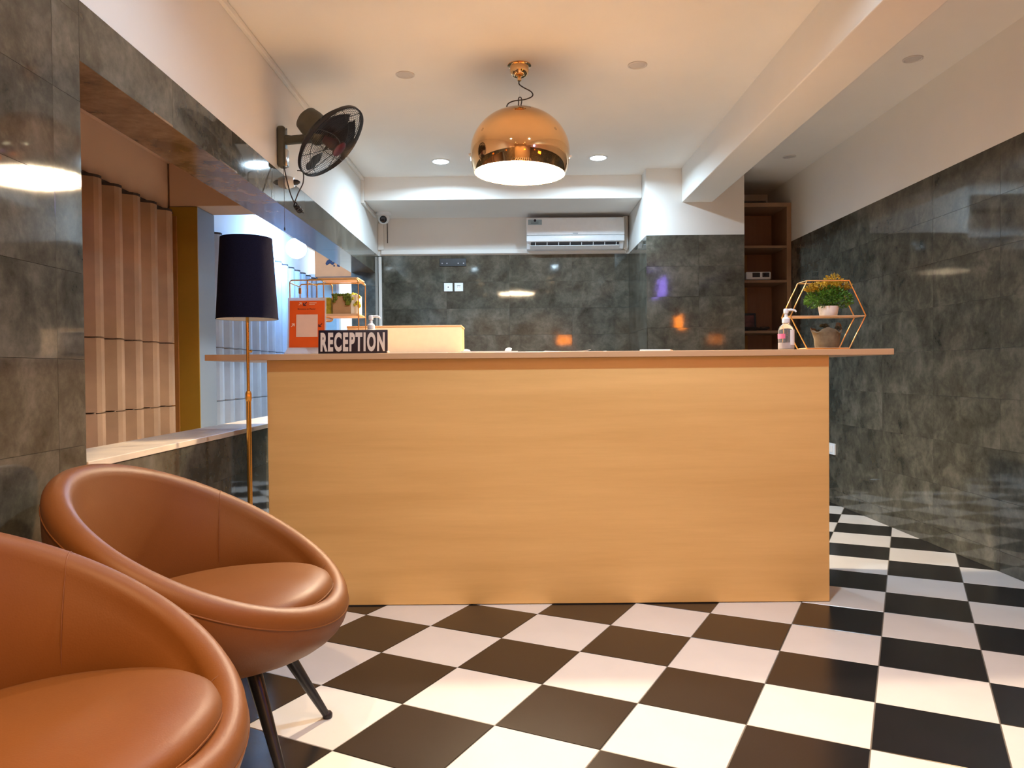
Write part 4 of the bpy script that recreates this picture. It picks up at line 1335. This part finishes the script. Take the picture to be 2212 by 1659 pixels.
bm = B(); tube(bm, [(0.065, 0, 0), (0.078, 0, 0)], [0.0042, 0.001], 10); new_obj('tip', bm, M_OAKTOP, t, 50)
bm = B(); tube(bm, [(-0.072, 0, 0), (-0.058, 0, 0)], [0.003, 0.0044], 10); new_obj('cap', bm, M_WHITEP, t, 50)

# --- hexagon wire shelf
hx = thing('hexagon_shelf', 'gold hexagonal wire shelf at the right end of the counter', 'shelf', (1.381, 3.36, TOPZ))
HW, HH, HB = 0.165, 0.148, 0.092
hexp = [(-HW, HH), (-HB, 0.302), (HB, 0.302), (HW, HH), (HB, 0.004), (-HB, 0.004)]
for y in (0.0, 0.11):
    bm = B(); tube(bm, [(x, y, z) for x, z in hexp], 0.0033, 8, closed=True); new_obj('wire_frame', bm, M_GOLD, hx, 60)
for x, z in hexp:
    bm = B(); tube(bm, [(x, 0, z), (x, 0.11, z)], 0.003, 8); new_obj('cross_wire', bm, M_GOLD, hx, 60)
bm = B(); box(bm, -HW + 0.004, HW - 0.004, 0.003, 0.107, HH - 0.004, HH + 0.002, 0.001); new_obj('middle_board', bm, M_OAKTOP, hx)
bm = B(); box(bm, -HB, HB, 0.003, 0.107, 0.0045, 0.009, 0.001); new_obj('bottom_board', bm, M_OAKTOP, hx)

def leaf_cloud(bm, n, fn, size, rr):
    for k in range(n):
        c, d_ = fn()
        d_ = Vector(d_).normalized()
        u, v = frame_for(d_)
        an = rr.uniform(0, 2 * pi)
        s_ = u * cos(an) + v * sin(an)
        L_ = size * rr.uniform(0.7, 1.4); W_ = L_ * 0.32
        c = Vector(c)
        nn = d_.cross(s_) * L_ * 0.12
        a_ = bm.verts.new(c); b_ = bm.verts.new(c + d_ * L_ * 0.5 + s_ * W_ + nn); e_ = bm.verts.new(c + d_ * L_); f_ = bm.verts.new(c + d_ * L_ * 0.5 - s_ * W_ + nn)
        bm.faces.new((a_, b_, e_, f_))
pt = thing('potted_plant', 'bushy green plant with yellow tips in a white pot on the hexagon shelf', 'plant', (1.405, 3.415, TOPZ + HH + 0.0025))
bm = B(); lathe(bm, [(0, 0), (0.035, 0), (0.037, 0.002), (0.0445, 0.043), (0.0415, 0.043), (0.039, 0.036), (0, 0.036)], 32); new_obj('pot', bm, M_POT, pt, 40)
bm = B(); lathe(bm, [(0, 0.037), (0.0392, 0.0365)], 24); new_obj('soil', bm, M_SOIL, pt)
rr = random.Random(12)
bm = B()
for k in range(26):
    an = rr.uniform(0, 2*pi); sp = rr.uniform(0.02, 0.085)
    tube(bm, spline([(0.01*cos(an), 0.01*sin(an), 0.034), (sp*.5*cos(an), sp*.4*sin(an), 0.07), (sp*cos(an), sp*.7*sin(an), rr.uniform(0.075, 0.14))], 4), 0.0011, 5)
new_obj('stems', bm, M_GREENL, pt, 60)
def grn():
    while True:
        x, y, z = rr.uniform(-1, 1), rr.uniform(-1, 1), rr.uniform(-1, 1)
        if x*x + y*y + z*z < 1: break
    c = (x * 0.105 + 0.0, y * 0.06, 0.088 + z * 0.047 - 0.02 * abs(x))
    return c, (x + rr.uniform(-.6, .6), y + rr.uniform(-.6, .6), z * .6 + rr.uniform(-.2, .7))
bm = B(); leaf_cloud(bm, 1500, grn, 0.0125, rr); new_obj('green_leaves', bm, M_GREENL, pt)
lob = [(0.025, 0.155, 0.040), (-0.045, 0.125, 0.034), (0.062, 0.128, 0.036), (-0.08, 0.118, 0.024), (0.0, 0.132, 0.03)]
def yel():
    cx, cz, r = rr.choice(lob)
    while True:
        x, y, z = rr.uniform(-1, 1), rr.uniform(-1, 1), rr.uniform(-1, 1)
        if x*x + y*y + z*z < 1: break
    return (cx + x * r, y * r, cz + z * r * 0.7), (x + rr.uniform(-.6, .6), y + rr.uniform(-.6, .6), abs(z) + rr.uniform(0, .7))
bm = B(); leaf_cloud(bm, 950, yel, 0.011, rr); new_obj('yellow_leaves', bm, M_YELLOWL, pt)

pt = thing('succulent_pot', 'rough cement pot with a dark succulent inside the hexagon shelf', 'plant', (1.398, 3.415, TOPZ + 0.0095))
bm = B()
NA_ = 40; rows = []
rr = random.Random(31)
for k in range(NA_):
    th = 2 * pi * k / NA_
    lip = 0.010 * sin(3 * th + 0.6) + rr.uniform(-0.002, 0.002) + (0.026 if abs(th - 0.15) < 0.35 or th > 2*pi - 0.15 else 0) + (0.010 if abs(th - pi) < 0.35 else 0)
    top = 0.078 + lip
    out = 0.007 if (abs(th - pi) < 0.4) else 0.0
    row = [(0.0, 0.0), (0.049, 0.0), (0.052, 0.004), (0.056, 0.04), (0.060 + out * .4, 0.065), (0.064 + out, top - 0.006), (0.061 + out, top), (0.055 + out, top - 0.004), (0.051, 0.060), (0.0, 0.058)]
    rows.append([Vector((r * cos(th), r * 0.8 * sin(th), z)) for r, z in row])
c_b = bm.verts.new((0, 0, 0)); c_t = bm.verts.new((0, 0, 0.058))
VV = [[bm.verts.new(p_ * 1.0) for p_ in row[1:-1]] for row in rows]
for k in range(NA_):
    A_, B_ = VV[k], VV[(k + 1) % NA_]
    bm.faces.new((c_b, A_[0], B_[0]))
    for q in range(len(A_) - 1): bm.faces.new((A_[q], A_[q+1], B_[q+1], B_[q]))
    bm.faces.new((c_t, B_[-1], A_[-1]))
new_obj('pot', bm, M_STONE, pt, 50)
bm = B(); lathe(bm, [(0, 0.062), (0.047, 0.061)], 24); xform(bm, Matrix.Scale(0.8, 4, (0, 1, 0))); new_obj('soil', bm, M_SOIL, pt)
bm = B()
for (cx, cz, n_, ln) in ((-0.015, 0.092, 22, 0.026), (0.02, 0.075, 14, 0.018), (0.048, 0.085, 12, 0.020), (-0.03, 0.075, 10, 0.016)):
    for k in range(n_):
        an = k * 2.4; el = 0.15 + 1.1 * k / n_
        d_ = Vector((cos(an) * cos(el), sin(an) * cos(el) * .8, sin(el)))
        L_ = ln * (1 - 0.35 * k / n_)
        tube(bm, [Vector((cx, -0.005, cz)), Vector((cx, -0.005, cz)) + d_ * L_ * .6, Vector((cx, -0.005, cz)) + d_ * L_], [0.002, 0.0042, 0.0008], 6)
    tube(bm, [(cx, -0.005, 0.058), (cx, -0.005, cz)], 0.003, 6)
new_obj('succulent_leaves', bm, M_DARKL, pt, 60)
